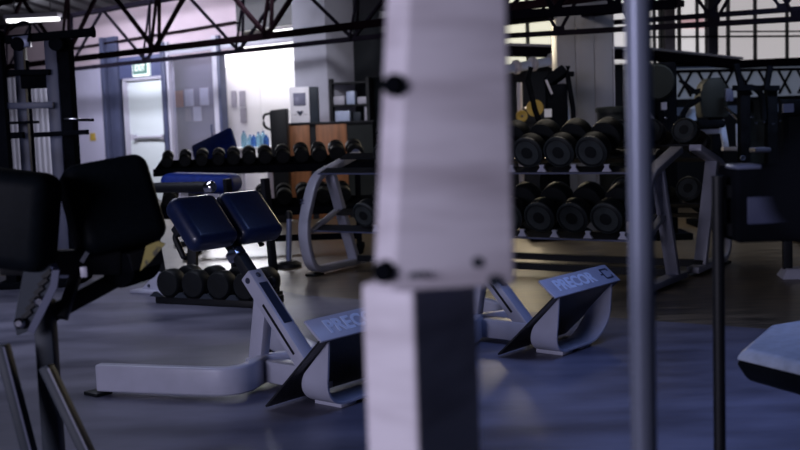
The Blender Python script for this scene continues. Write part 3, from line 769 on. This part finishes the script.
# ---- counter, kiosk, bin, bottles
cz0 = aty(320, 122, 14.2).z; ca, cb = aty(289, 140, 14.2), aty(347, 140, 14.2)
CO = thing('wooden_counter', 'brown wood fronted counter below the white kiosk', 'counter', (ca.x, 14.2, 0), 0)
LC = cb.x - ca.x
MB().bb((0, 0, 0), (LC * .36, .5, cz0 - .03)).build('front_panel', WOODC, CO, bevel=.004)
MB().bb((LC * .47, 0, 0), (LC, .5, cz0 - .03)).build('front_panel', WOODC, CO, bevel=.004)
MB().bb((LC * .36, .03, 0), (LC * .47, .5, cz0 - .03)).build('recess', BLACK, CO)
MB().bb((-.01, -.01, cz0 - .03), (LC + .35, .52, cz0)).build('counter_top', DARKM, CO, bevel=.004)
MB().bb((LC, .02, 0), (LC + .33, .5, cz0 - .03)).build('dark_side', HOOD, CO)
ka, kb = aty(289.5, 105, 14.15), aty(309, 105, 14.15); kz = aty(299, 87, 14.15).z
KI = thing('kiosk', 'white box kiosk with a small screen on the wooden counter', 'kiosk', (ka.x, 14.22, cz0), 0)
kw = kb.x - ka.x; kh = kz - cz0
MB().bb((0, 0, 0), (kw, .22, kh)).build('casing', KIOSK, KI, bevel=.008)
MB().bb((kw, .01, 0), (kw + .11, .22, kh)).build('side', GREYP, KI, bevel=.005)
MB().bb((kw * .18, -.008, kh * .48), (kw * .82, .002, kh * .84)).build('screen', SCREEN, KI, bevel=.003)
MB().prism([(kw * .50 - .045, kh * .31), (kw * .50 - .02, kh * .34), (kw * .5, kh * .31), (kw * .5 + .02, kh * .34), (kw * .5 + .045, kh * .31), (kw * .5, kh * .18)], -.007, .002).build('emblem', INKD, KI)
for x in (.2, .78): MB().bb((kw * x - .03, -.004, kh * .22), (kw * x + .03, .002, kh * .235)).build('caption', PAPERG, KI)
ba, bb_ = aty(270, 140, 13.75), aty(287.5, 140, 13.75); bz_ = aty(280, 110, 13.75).z
BN = thing('storage_case', 'tall black case with a looped strap standing left of the wooden counter', 'case', ((ba.x + bb_.x) / 2, 13.8, 0), 0)
hwid = (bb_.x - ba.x) / 2
MB().hexa([(-hwid * .85, 0, 0), (hwid * .9, 0, 0), (hwid * .9, .3, 0), (-hwid * .85, .3, 0), (-hwid, 0, bz_), (hwid, 0, bz_ + .02), (hwid, .3, bz_ + .02), (-hwid, .3, bz_)]).build('body', BLACK, BN, bevel=.02)
MB().tube(fillet([(-hwid * .9, .0, bz_ - .04), (-hwid - .07, -.02, bz_ - .05), (-hwid - .07, -.02, bz_ - .20), (-hwid * .85, 0, bz_ - .24)], .05), .016, 8).build('strap', BLACK, BN)
tz = aty(255, 147, 14.6).z
ta_, tb_ = aty(236, 147, 14.6), aty(271, 147, 14.6)
TB = thing('side_table', 'white table carrying the blue water bottles in front of the office', 'table', ((ta_.x + tb_.x) / 2, 14.75, 0), 0)
hw_ = (tb_.x - ta_.x) / 2
MB().bb((-hw_, -.2, tz - .04), (hw_, .2, tz)).build('table_top', OFFICE, TB, bevel=.005)
for x in (-1, 1):
    for y in (-1, 1): MB().bb((x * (hw_ - .04) - .02, y * .16 - .02, 0), (x * (hw_ - .04) + .02, y * .16 + .02, tz - .04)).build('leg', FRAMEL, TB)
bl = ['clear blue water bottle at the strap side of the bottle cluster', 'tall pale blue water bottle in the middle of the cluster', 'dark blue water bottle in the bottle cluster', 'pale blue water bottle beside the blue incline pad', 'short clear water bottle at the front of the cluster', 'blue bottle next to the short clear bottle']
for i, (px, py, M) in enumerate(((266, 137, BOTTLEB), (257, 132, BOTTLE), (251, 135, BOTTLEB), (243, 131, BOTTLE), (261, 131, BOTTLE), (247, 139, BOTTLE))):
    p = aty(px, py, 14.6); h = max(.16, p.z - tz)
    b_ = thing('water_bottle', bl[i], 'bottle', (p.x, 14.60 + (.0, .13, .25)[i % 3] if i < 3 else 14.66 + .13 * (i - 3), tz), 0, 'water bottles in front of the office')
    MB().lathe((0, 0, 0), (0, 0, 1), [(.036, 0), (.040, .01), (.040, h * .68), (.016, h * .88), (.014, h * .92)], 16).build('body', M, b_)
    MB().lathe((0, 0, h * .91), (0, 0, 1), [(.017, 0), (.017, h * .09), (0, h * .09)], 12).build('cap', BOTTLEB, b_)
# mirror image beyond the counter, built as a made-up shelf unit with pale blocks
sa, sb = aty(329, 100, 14.5), aty(368, 100, 14.5)
SH = thing('shelf_unit', 'dark shelf unit beyond the counter holding pale gear', 'shelf', (sa.x, 14.9, 0), RAD(-12))
ws = sb.x - sa.x
for z in (.95, 1.22, 1.45, 1.75): MB().bb((0, 0, z - .02), (ws, .35, z)).build('shelf', BLACK, SH)
for x in (0, ws): MB().bb((x - .02, 0, 0), (x + .02, .35, 1.8)).build('side', BLACK, SH)
cols = [FRAMEL, PALEB, GREYP, FRAMEL, PALEB, FRAMEL, GREYP, PALEB, FRAMEL]
labs = ['pale towel roll at the kiosk end of the dark shelf unit, top row', 'pale blue folded towel in the top row of the shelf unit', 'pale towel at the post end of the shelf unit, top row',
        'blue grey box on the middle row of the shelf unit', 'pale box on the middle row of the shelf unit', 'light strip on the middle row at the post end']
for i, (x, z, w, h, M) in enumerate(((.10, 1.45, .16, .12, FRAMEL), (.26, 1.45, .12, .18, PALEB), (.42, 1.45, .14, .10, FRAMEL), (.14, 1.22, .20, .15, PALEB), (.34, 1.22, .10, .13, GREYP), (.47, 1.22, .05, .2, FRAMEL))):
    o = MB().bb((-w / 2, 0, 0), (w / 2, .14, h)).build('folded_towel' if i < 3 else 'carton', M, bevel=.02 if i < 3 else .005)
    a = RAD(-12); o.location = V((sa.x, 14.9, z)) + V((math.cos(a) * x, math.sin(a) * x, 0)) + V((-math.sin(a), math.cos(a), 0)) * .04; o.rotation_euler.z = a
    tag(o, labs[i], 'towel' if i < 3 else 'box', 'pale gear on the dark shelf unit')

# ---- elliptical trainer, tub, mirrored band, weights in the middle distance
ye = 11.0
def ew(px, py, y=ye): return aty(px, py, y)
EL = thing('elliptical_trainer', 'black elliptical trainer in front of the clad column', 'exercise machine', (ew(556, 130).x, ye, 0), 0)
W(MB().bar(ew(546, 84), ew(565, 70), .10, .20, up=(0, -1, .3)), 'console', MATTE, EL, bevel=.02)
W(MB().bar(ew(548, 74), ew(574, 74), .05, .05), 'console_beam', MATTE, EL, bevel=.01)
W(MB().tube([ew(568, 66, 10.85), ew(568, 78, 10.85), ew(573, 108, 10.9), ew(574, 126, 10.9)], .025, 12), 'handlebar', MATTE, EL)
W(MB().tube([ew(531, 67, 11.2), ew(528, 80, 11.2), ew(535, 110, 11.15), ew(541, 126, 11.1)], .028, 12), 'handlebar', MATTE, EL)
W(MB().bar(ew(564, 94), ew(568, 126), .045, .05), 'side_rail', PALEB, EL, bevel=.008)
a = ew(556, 84); W(MB().bar(a, V((a.x + .02, ye + .05, .25)), .20, .16, up=(0, 1, 0)), 'mast', MATTE, EL, bevel=.02)
W(MB().bb((a.x - .3, ye - .2, 0), (a.x + .3, ye + .9, .1)), 'base', MATTE, EL, bevel=.02)
W(MB().lathe(V((a.x - .12, ye + .3, .42)), (1, 0, 0), [(.05, 0), (.30, .01), (.32, .05), (.30, .2), (.05, .22)], 24), 'flywheel_cover', MATTE, EL)
W(MB().box(ew(548, 113, 10.88), (.07, .02, .08)), 'label_card', PAPER, EL)
W(MB().bar(ew(546, 80, 10.9), ew(552, 94, 10.9), .02, .02), 'bracket', FRAMEL, EL)
PT = thing('weight_tree', 'dark post carrying two yellow discs beside the elliptical trainer', 'weight stand', (ew(531, 125, 12.6).x - .12, 12.6, 0), 0)
W(MB().cyl(V((PT.location.x, 12.6, 0)), V((PT.location.x, 12.6, 1.6)), .03), 'pole', FRAMEL, PT)
W(MB().lathe(V((PT.location.x, 12.6, 0)), (0, 0, 1), [(.20, 0), (.25, .03), (0, .04)], 20), 'base', MATTE, PT)
for px, py, r, lb in ((535, 108, .095, 'larger yellow weight disc beside the black elliptical trainer'), (522, 116, .065, 'smaller yellow weight disc nearest the tall grey post')):
    p = ew(px, py, 12.5); d_ = tag(MB().lathe((0, .02, 0), (0, -1, 0), [(r * .3, 0), (r, .003), (r, .03), (r * .8, .036), (r * .6, .03), (r * .2, .03)], 20).build('weight_disc', YELP), lb, 'weight', 'yellow weight discs'); d_.location = p
    W(MB().cyl(p + V((0, -.02, 0)), V((PT.location.x, 12.6, p.z)), .012), 'peg', CHROME, PT)
p0, p1 = w2(502, 70, .5), w2(557, 60, .5)
PI_ = thing('duct_pipe', 'pale jointed pipe on the dark wall beside the clad column', 'pipe', W2o, A2)  # blurred reflection, built in as a tube with joints
MB().tube([(p0[0], -.5, p0[1]), (p1[0], -.5, p1[1])], .055, 16).build('pipe', PALEB, PI_)
for t in (.25, .55, .9):
    x = p0[0] + (p1[0] - p0[0]) * t; z = p0[1] + (p1[1] - p0[1]) * t
    MB().lathe((x - .04, -.5, z), (1, 0, .12), [(.06, 0), (.085, .02), (.085, .07), (.06, .09)], 16).build('joint', FRAMEL, PI_)
    MB().bar((x, -.5, z), (x, .1, z + .02), .02, .02).build('bracket', DARKM, PI_)
p = aty(612, 106, 10.9)
TU = thing('plastic_tub', 'dark green black tub in front of the clad column', 'tub', (p.x, 10.9, 0), 0)
MB().lathe((0, 0, .0), (0, 0, 1), [(.11, 0), (.12, .02), (.15, p.z - .05), (.14, p.z - .05), (.0, p.z - .1)], 24).build('body', HOOD, TU)
MB().lathe((0, 0, p.z - .06), (0, 0, 1), [(.15, 0), (.165, .0), (.165, .04), (.15, .05), (.0, .06)], 24).build('lid', HOOD, TU)

# ---- machines beyond the rack, right
ym = 11.8
def mw(px, py, y=ym): return aty(px, py, y)
CH = thing('chest_press_machine', 'dark hooded press machine with pale blue side panels beyond the rack', 'exercise machine', (mw(712, 130).x, ym, 0), 0)
hp = [(703, 118), (699, 100), (703, 84), (709, 78), (722, 78), (727, 86), (729, 117)]
A = [mw(x, y, 11.6) for x, y in hp]; n = len(A); h_ = MB()
h_._add(A + [v + V((.02, .3, 0)) for v in A], [tuple(range(n))[::-1], tuple(range(n, 2 * n))] + [(i, (i + 1) % n, n + (i + 1) % n, n + i) for i in range(n)])
W(h_, 'hood', HOOD, CH, bevel=.015)
W(MB().bb((mw(712, 100).x - .03, 11.7, 0), (mw(720, 100).x, 11.85, mw(715, 78).z)), 'upright', MATTE, CH)
W(MB().sweep([mw(*q, 11.55) for q in ((682, 126), (683, 114), (688, 106), (695, 102), (700, 98))], .05, .05, up=(0, 1, 0)), 'side_arm', MATTE, CH)
pn = [(683, 126), (684, 116), (689, 109), (695, 106), (697, 126)]
A = [mw(x, y, 11.66) for x, y in pn]; n = len(A); h_ = MB()
h_._add(A + [v + V((0, .04, 0)) for v in A], [tuple(range(n))[::-1], tuple(range(n, 2 * n))] + [(i, (i + 1) % n, n + (i + 1) % n, n + i) for i in range(n)])
W(h_, 'side_panel', PALEB, CH)
W(MB().bar(mw(721, 120, 11.5), mw(726, 148, 11.5), .05, .06), 'pale_leg', PALEB, CH, bevel=.008)
W(MB().bar(mw(738, 124, 11.5), mw(739, 146, 11.5), .035, .05), 'pale_leg', PALEB, CH, bevel=.008)
W(MB().bar(mw(700, 132, 11.5), mw(720, 131, 11.5), .05, .05), 'pale_rail', PALEB, CH, bevel=.008)
W(MB().bar(mw(722, 149, 11.5), mw(744, 149, 11.5), .08, .04), 'foot_rail', FRAMEL, CH, bevel=.008)
W(MB().box(mw(729, 95, 11.5), (.08, .05, .13)), 'counterweight', FRAMEB, CH, bevel=.008)
W(MB().cyl(mw(725, 107, 11.4), mw(744, 124, 11.4), .016), 'lever', CHROME, CH)
W(MB().bar(mw(690, 92, 11.6), mw(700, 91, 11.6), .05, .05), 'arm', MATTE, CH)
W(MB().bar(mw(680, 80, 11.6), mw(698, 94, 11.6), .035, .04, up=(0, 1, 0)), 'arm', MATTE, CH)
W(MB().box(mw(708, 124, 11.5), (.28, .3, .08)), 'seat', MATTE, CH, bevel=.025)
W(MB().bb((mw(690, 130).x, 11.3, 0), (mw(728, 130).x, 12.0, .06)), 'base', MATTE, CH)
PD = thing('pulldown_machine', 'black machine with arched handles at the right of the press machine', 'exercise machine', (mw(755, 120, 11.0).x, 11.0, 0), 0)
W(MB().tube(fillet([mw(737, 90, 11), mw(752, 86, 11), mw(762, 94, 11), mw(764, 120, 11)], .1), .03, 10), 'arched_handle', MATTE, PD)
W(MB().bar(mw(733, 88, 11), mw(779, 88, 11), .06, .05), 'top_beam', MATTE, PD)
W(MB().bar(mw(741, 86, 10.9), mw(736, 64, 10.9), .05, .05, up=(0, 1, 0)), 'brace', MATTE, PD)
W(MB().bar(mw(766, 90, 10.9), mw(770, 66, 10.9), .05, .05, up=(0, 1, 0)), 'brace', MATTE, PD)
for px in (744, 771): 
    a = mw(px, 88, 11.05); W(MB().bb((a.x - .05, 11.0, 0), (a.x + .05, 11.12, a.z)), 'upright', MATTE, PD, bevel=.006)
W(MB().bb((mw(748, 110, 11).x, 11.1, .3), (mw(770, 110, 11).x, 11.2, mw(760, 100, 11).z)), 'weight_stack', HOOD, PD)
for px, py in ((756, 123), (764, 122), (773, 124), (781, 121), (752, 117), (786, 118)):
    W(MB().lathe(mw(px, py, 10.95), (0, -1, 0), [(.018, 0), (.014, .01), (0, .012)], 10), 'bolt', CHROME, PD)
W(MB().bb((mw(735, 110, 11).x, 10.7, 0), (mw(778, 110, 11).x, 11.25, .06)), 'base', MATTE, PD)
W(MB().box(mw(760, 150, 10.8), (.16, .2, .05)), 'seat', FRAMEB, PD, bevel=.015)
TM = thing('treadmill', 'dark treadmill with a lit console at the far right', 'exercise machine', (mw(792, 120, 10.4).x, 10.4, 0), 0)
W(MB().box(mw(790, 108, 10.4), (.20, .08, .16)), 'console', MATTE, TM, bevel=.02)
W(MB().box(mw(788, 108, 10.34), (.10, .02, .08)), 'screen', FRAMEB, TM)
for px in (785, 812):
    a = mw(px, 110, 10.45); W(MB().bar(V((a.x, 10.45, .1)), a, .05, .06), 'upright', MATTE, TM)
W(MB().bb((mw(782, 120, 10.4).x, 9.4, .02), (mw(822, 120, 10.4).x, 10.6, .16)), 'deck', MATTE, TM, bevel=.02)
BK = thing('cable_column', 'dark rounded machine behind the rack end beside the blue pole', 'exercise machine', (mw(667, 110, 10.6).x, 10.6, 0), 0)
a = mw(668, 90, 10.6)
W(MB().bb((a.x - .10, 10.6, 0), (a.x + .09, 10.9, mw(668, 62, 10.6).z)), 'shroud', MATTE, BK, bevel=.03)
W(MB().lathe(mw(657, 82, 10.5), (0, -1, 0), [(.16, -.05), (.17, 0), (.15, .03), (0, .03)], 24), 'pulley_cover', HOOD, BK)
W(MB().box(mw(664, 106, 10.55), (.05, .03, .07)), 'label_card', FRAMEL, BK)
W(MB().box(mw(666, 118, 10.55), (.03, .03, .03)), 'knob', CHROME, BK, bevel=.008)
W(MB().bar(mw(640, 100, 10.55), mw(660, 130, 10.5), .02, .03), 'lever', FRAMEB, BK)
W(MB().bb((a.x - .2, 10.5, 0), (a.x + .2, 11.0, .06)), 'base', MATTE, BK)
q0 = atz(792, 277)
MF = thing('machine_stand', 'white footed stand with a dark post at the far right of the floor', 'stand', q0, RAD(-8))
MB().hexa([(-.09, -.12, 0), (.3, -.12, 0), (.3, .12, 0), (-.09, .12, 0), (-.05, -.08, .07), (.3, -.08, .07), (.3, .08, .07), (-.05, .08, .07)]).build('foot', WHITE, MF, bevel=.006)
MB().bb((-.065, -.03, .06), (.0, .03, .75)).build('post', DARKM, MF, bevel=.005)
MB().bar((-.04, 0, .72), (.5, 0, .80), .06, .06).build('arm', DARKM, MF, bevel=.006)

# ---- tall worn post close to the camera
YC = 1.2
f0 = aty(417, 400, YC); PA = RAD(-42)
CPt = thing('machine_post', 'tall worn white machine post close to the camera, with black bolts', 'machine post', (f0.x, YC, 0), 0)
zj = aty(440, 286, YC).z
ex_ = V((math.cos(PA), math.sin(PA), 0)); ey_ = V((-math.sin(PA), math.cos(PA), 0))
# lower square tube: front corner towards the camera
fl_ = aty(365, 400, YC + .04); fr_ = aty(480, 400, YC + .15)
cN = V((f0.x, YC, 0)); lA = V((fl_.x, YC + .04, 0)); rA = V((fr_.x, YC + .15, 0)); bB = lA + rA - cN
lw = MB(); lw.hexa([p + V((0, 0, .012)) for p in (cN, rA, bB, lA)] + [p + V((0, 0, zj)) for p in (cN, rA, bB, lA)])
W(lw, 'lower_tube', LILAC, CPt, bevel=.005, seg=3)
W(MB().bb((f0.x - .12, YC - .03, 0), (f0.x + .14, YC + .2, .012)), 'base_plate', LILAC, CPt)
# upper shroud: wide plate with a folded left flange
zu = 1.95
def upx(px, y, pyref): return aty(px, pyref, y).x
def sec(z, pl, pm, pr):                                   # left, fold, right photo columns at this height
    yy = YC - .005
    return [V((pl[0], yy + .035, z)), V((pm[0], yy, z)), V((pr[0], yy + .018, z)), V((pr[0] - .005, yy + .10, z)), V((pl[0] + .01, yy + .10, z))]
z0_, z1_ = zj - .004, aty(440, 0, YC).z
b_l, b_m, b_r = aty(373, 286, YC + .03), aty(392, 286, YC), aty(515, 286, YC + .018)
t_l, t_m, t_r = aty(386, 0, YC + .03), aty(408, 0, YC), aty(507, 0, YC + .018)
def lerp(a, b, t): return a + (b - a) * t
rows = []
um = MB()
for z in (z0_, 1.22, z1_, zu):
    t = (z - z0_) / (z1_ - z0_)
    rows.append([um.bm.verts.new(p) for p in sec(z, lerp(b_l, t_l, t), lerp(b_m, t_m, t), lerp(b_r, t_r, t))])
for A, C in zip(rows, rows[1:]):
    for j in range(5): um.bm.faces.new((A[j], A[(j + 1) % 5], C[(j + 1) % 5], C[j]))
um.bm.faces.new(rows[0][::-1]); um.bm.faces.new(rows[-1])
W(um, 'upper_shroud', LILAC, CPt, bevel=.004, seg=3)
for px, py in ((394, 85), (384, 272)):
    p = aty(px, py, YC - .004)
    W(MB().lathe(p, (-.35, -1, 0), [(.0125, -.03), (.0125, .003), (.010, .006), (0, .006)], 16), 'bolt', MATTE, CPt)
for px, py, r in ((477, 262, .006), (494, 281, .007)):
    p = aty(px, py, YC + .008); W(MB().lathe(p, (.1, -1, 0), [(r, -.01), (r, .003), (0, .004)], 12), 'rivet', GREYP, CPt)
# bolted seam where shroud and tube meet
W(MB().bar(aty(376, 279, YC + .026), aty(424, 274, YC - .012), .004, .006), 'seam', GREYP, CPt)
# ---- blue steel pole
YQ = 1.7
a = aty(641, 225, YQ); pr = (aty(654, 225, YQ).x - aty(628, 225, YQ).x) / 2
PO = thing('steel_pole', 'upright blue grey steel pole right of the worn post', 'pole', (a.x, YQ, 0), 0)
MB().cyl((0, 0, .01), (0, 0, 2.9), pr, 28).build('tube', TUBE, PO)
MB().lathe((0, 0, 0), (0, 0, 1), [(.07, 0), (.07, .008), (pr + .006, .014), (pr, .02)], 28).build('base_flange', GREYP, PO)

# ---- machine head with a grey panel at the right, on a thin dark pole
YM = 2.7
CN = thing('machine_console', 'black machine head with a grey panel on a thin dark pole', 'exercise machine', (aty(722, 400, YM).x, YM, 0), 0)
p0 = aty(736, 168, YM); p1 = aty(840, 240, YM)
W(MB().bb((p0.x, YM, p1.z), (p1.x, YM + .16, p0.z)), 'housing', MATTE, CN, bevel=.012, seg=3)
q0, q1 = aty(747, 197, YM), aty(812, 222, YM)
pnl = W(MB().bb((q0.x, YM - .006, q1.z), (q1.x, YM + .002, q0.z)), 'panel', FRAMEB, CN, bevel=.003)
p = aty(766, 209, YM - .008); W(MB().lathe(p, (0, -1, 0), [(.014, -.004), (.014, .004), (.010, .006), (.006, .003), (0, .003)], 16), 'dial', GREYP, pnl)
q0, q1 = aty(737, 168, YM), aty(762, 166, YM)
W(MB().bb((q0.x, YM + .002, q0.z - .004), (q1.x, YM + .10, q0.z + .006)), 'top_edge', STEEL, CN, bevel=.003)  # highlight on the housing top, built in as a pale strip
a = aty(723, 420, YM); W(MB().cyl(V((a.x, YM + .03, .012)), V((a.x, YM + .03, p0.z - .02)), .015, 16), 'pole', BLACK, CN)
W(MB().lathe(V((a.x, YM + .03, 0)), (0, 0, 1), [(.12, 0), (.12, .012), (0, .016)], 20), 'base', BLACK, CN)
W(MB().bar(V((a.x, YM + .05, p0.z - .06)), V((p0.x + .03, YM + .05, p0.z - .06)), .03, .03), 'arm', BLACK, CN)
W(MB().bar(V((a.x, YM + .05, p1.z + .03)), V((p0.x + .03, YM + .05, p1.z + .03)), .03, .03), 'arm', BLACK, CN)
# ---- dark blurred grip at the right edge
YG = .75
g = aty(826, 180, YG)
GR = thing('grip_roller', 'blurred dark foam grip at the right edge close to the camera', 'grip', (g.x, YG, g.z), 0)
MB().lathe((0, -.02, .012), V((.25, .25, .2)), [(.0, -.055), (.026, -.053), (.034, -.04), (.034, .12), (.026, .13), (0, .13)], 24).build('foam', MATTE, GR)
MB().cyl((.02, .0, .03), (.40, .38, .33), .012, 12).build('bar', DARKM, GR)
MB().bar((.40, .38, .33), (.42, .40, -g.z + .0), .05, .05, up=(0, 1, 0)).build('post', DARKM, GR)
# ---- seat pad at the lower right
YS = 3.4
zt_ = .50
FLc, BLc, MRc, BRc = atz(735, 356, zt_), atz(767, 329, zt_), atz(800, 372, zt_), atz(800, 324, zt_)
ext_ = 2.6
FRc = FLc + (MRc - FLc) * ext_; BRc = BLc + (BRc - BLc) * ext_
SE = thing('padded_bench', 'pale topped padded bench end at the lower right edge', 'bench', ((FRc.x + BRc.x) / 2, (FRc.y + BRc.y) / 2, 0), 0)
def q4(z, g):                                             # bench outline grown by g at height z
    m_ = (FLc + FRc + BRc + BLc) / 4
    return [V((p.x + (p - m_).normalized().x * g, p.y + (p - m_).normalized().y * g, z)) for p in (FLc, FRc, BRc, BLc)]
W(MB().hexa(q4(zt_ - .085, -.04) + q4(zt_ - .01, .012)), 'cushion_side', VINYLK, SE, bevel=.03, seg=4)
W(MB().hexa(q4(zt_ - .012, .004) + q4(zt_ + .022, -.035)), 'cushion_top', LITV, SE, bevel=.014, seg=3)  # light on the seat top is put into this paler vinyl
pc_ = (FRc + BRc) / 2 - (FRc - FLc) * .12
W(MB().bb((pc_.x - .03, pc_.y - .03, .03), (pc_.x + .03, pc_.y + .03, zt_ - .08)), 'post', DARKM, SE, bevel=.006)
W(MB().bb((pc_.x - .2, pc_.y - .2, 0), (pc_.x + .2, pc_.y + .2, .035)), 'base', DARKM, SE, bevel=.006)

# ================================================================== LIGHT
w = bpy.data.worlds.new('world'); S.world = w; w.use_nodes = True
bg = w.node_tree.nodes['Background']; bg.inputs[0].default_value = (.26, .36, .70, 1); bg.inputs[1].default_value = .06
def area(name, loc, target, size, energy, col, sy=None, spread=180):
    l = bpy.data.lights.new(name, 'AREA'); l.energy = energy; l.color = col; l.size = size; l.spread = RAD(spread)
    if sy: l.shape = 'RECTANGLE'; l.size_y = sy
    o = bpy.data.objects.new(name, l); COL.objects.link(o); o.location = loc
    o.rotation_euler = (V(target) - V(loc)).to_track_quat('-Z', 'Y').to_euler(); return o
area('window_light_behind', (-5.5, -3.5, 2.3), (-.9, 3.6, .9), 3.0, 108, (.80, .77, 1.0), 1.6, 100)  # assumed key light from behind left, no window is built there
area('hall_lamp_seat', (1.5, 4.7, 3.15), (1.3, 4.6, 0), 1.6, 15, (.30, .44, 1.0), 1.2, 90)  # added blue fill for seat top and floor, no fixture there
area('hall_lamp_benches', (-2.7, 7.2, 3.15), (-2.5, 6.9, 0), 2.4, 32, (.74, .78, 1.0), .4, 120)  # added overhead fill for the left floor and bench tops, no fixture built
area('hall_lamp_counter', (-1.3, 12.2, 3.15), (-1.5, 14.4, 1.3), 1.2, 22, (.92, .92, 1.0), .3, 100)  # added fill to brighten the kiosk and nearby column
area('hall_lamp_machines', (4.2, 10.0, 3.15), (3.9, 11.2, .8), 1.2, 24, (.62, .74, 1.0), .3, 110)  # added bluish fill to lift the pale machine panels
area('hall_lamp_racks', (1.6, 9.7, 3.15), (1.6, 10.6, .9), 1.2, 24, (1.0, .90, .78), .3)  # added fill to brighten the clad column and floor behind the racks
c = W1o + e1 * 1.0 - n1 * 2.2
area('hall_lamp_wall', (c.x, c.y, 3.1), (c.x + n1.x * 2.6, c.y + n1.y * 2.6, 1.2), 4.5, 190, (.86, .86, 1.0), .4)  # assumed from how bright the door wall is, no lamp built here
c = W1o + e1 * ((g1 + o1) / 2 - .3) + n1 * .30
area('office_lamp', (c.x - n1.x * .12, c.y - n1.y * .12, 2.75), (c.x + n1.x * .30, c.y + n1.y * .30, 1.1), 2.6, 25, (1, .98, .97), .2)  # assumed office light aimed at the white panels, apart from the strip light
c = W1o + e1 * ((g0 + g1) / 2 - .1) + n1 * .2
area('office_lamp_glass', (c.x + n1.x * .15, c.y + n1.y * .15, 2.75), (c.x - n1.x * .02, c.y - n1.y * .02, .6), 1.2, 18, (.9, .9, 1), .1)  # added fill to brighten the screen and notices behind the glass
# daylight spilling from the office and the warm windows into the hall
c = W1o + e1 * ((g1 + o1) / 2) - n1 * .25
area('office_spill', (c.x, c.y, 1.9), (c.x - n1.x * 6 + 1.2, c.y - n1.y * 6, .3), 2.2, 95, (.95, .94, 1.0), 1.0)
area('warm_window_light', (1.7, 12.9, 2.1), (1.3, 9.8, 0), 1.4, 36, (1.0, .84, .6), .5)

vs = S.view_settings
vs.view_transform = 'Standard'; vs.look = 'None'; vs.exposure = 0; vs.gamma = 1; vs.use_curve_mapping = False
try: S.display_settings.display_device = 'sRGB'
except Exception: pass
# drop nothing but unused helpers
for me in [m for m in bpy.data.meshes if m.users == 0]: bpy.data.meshes.remove(me)
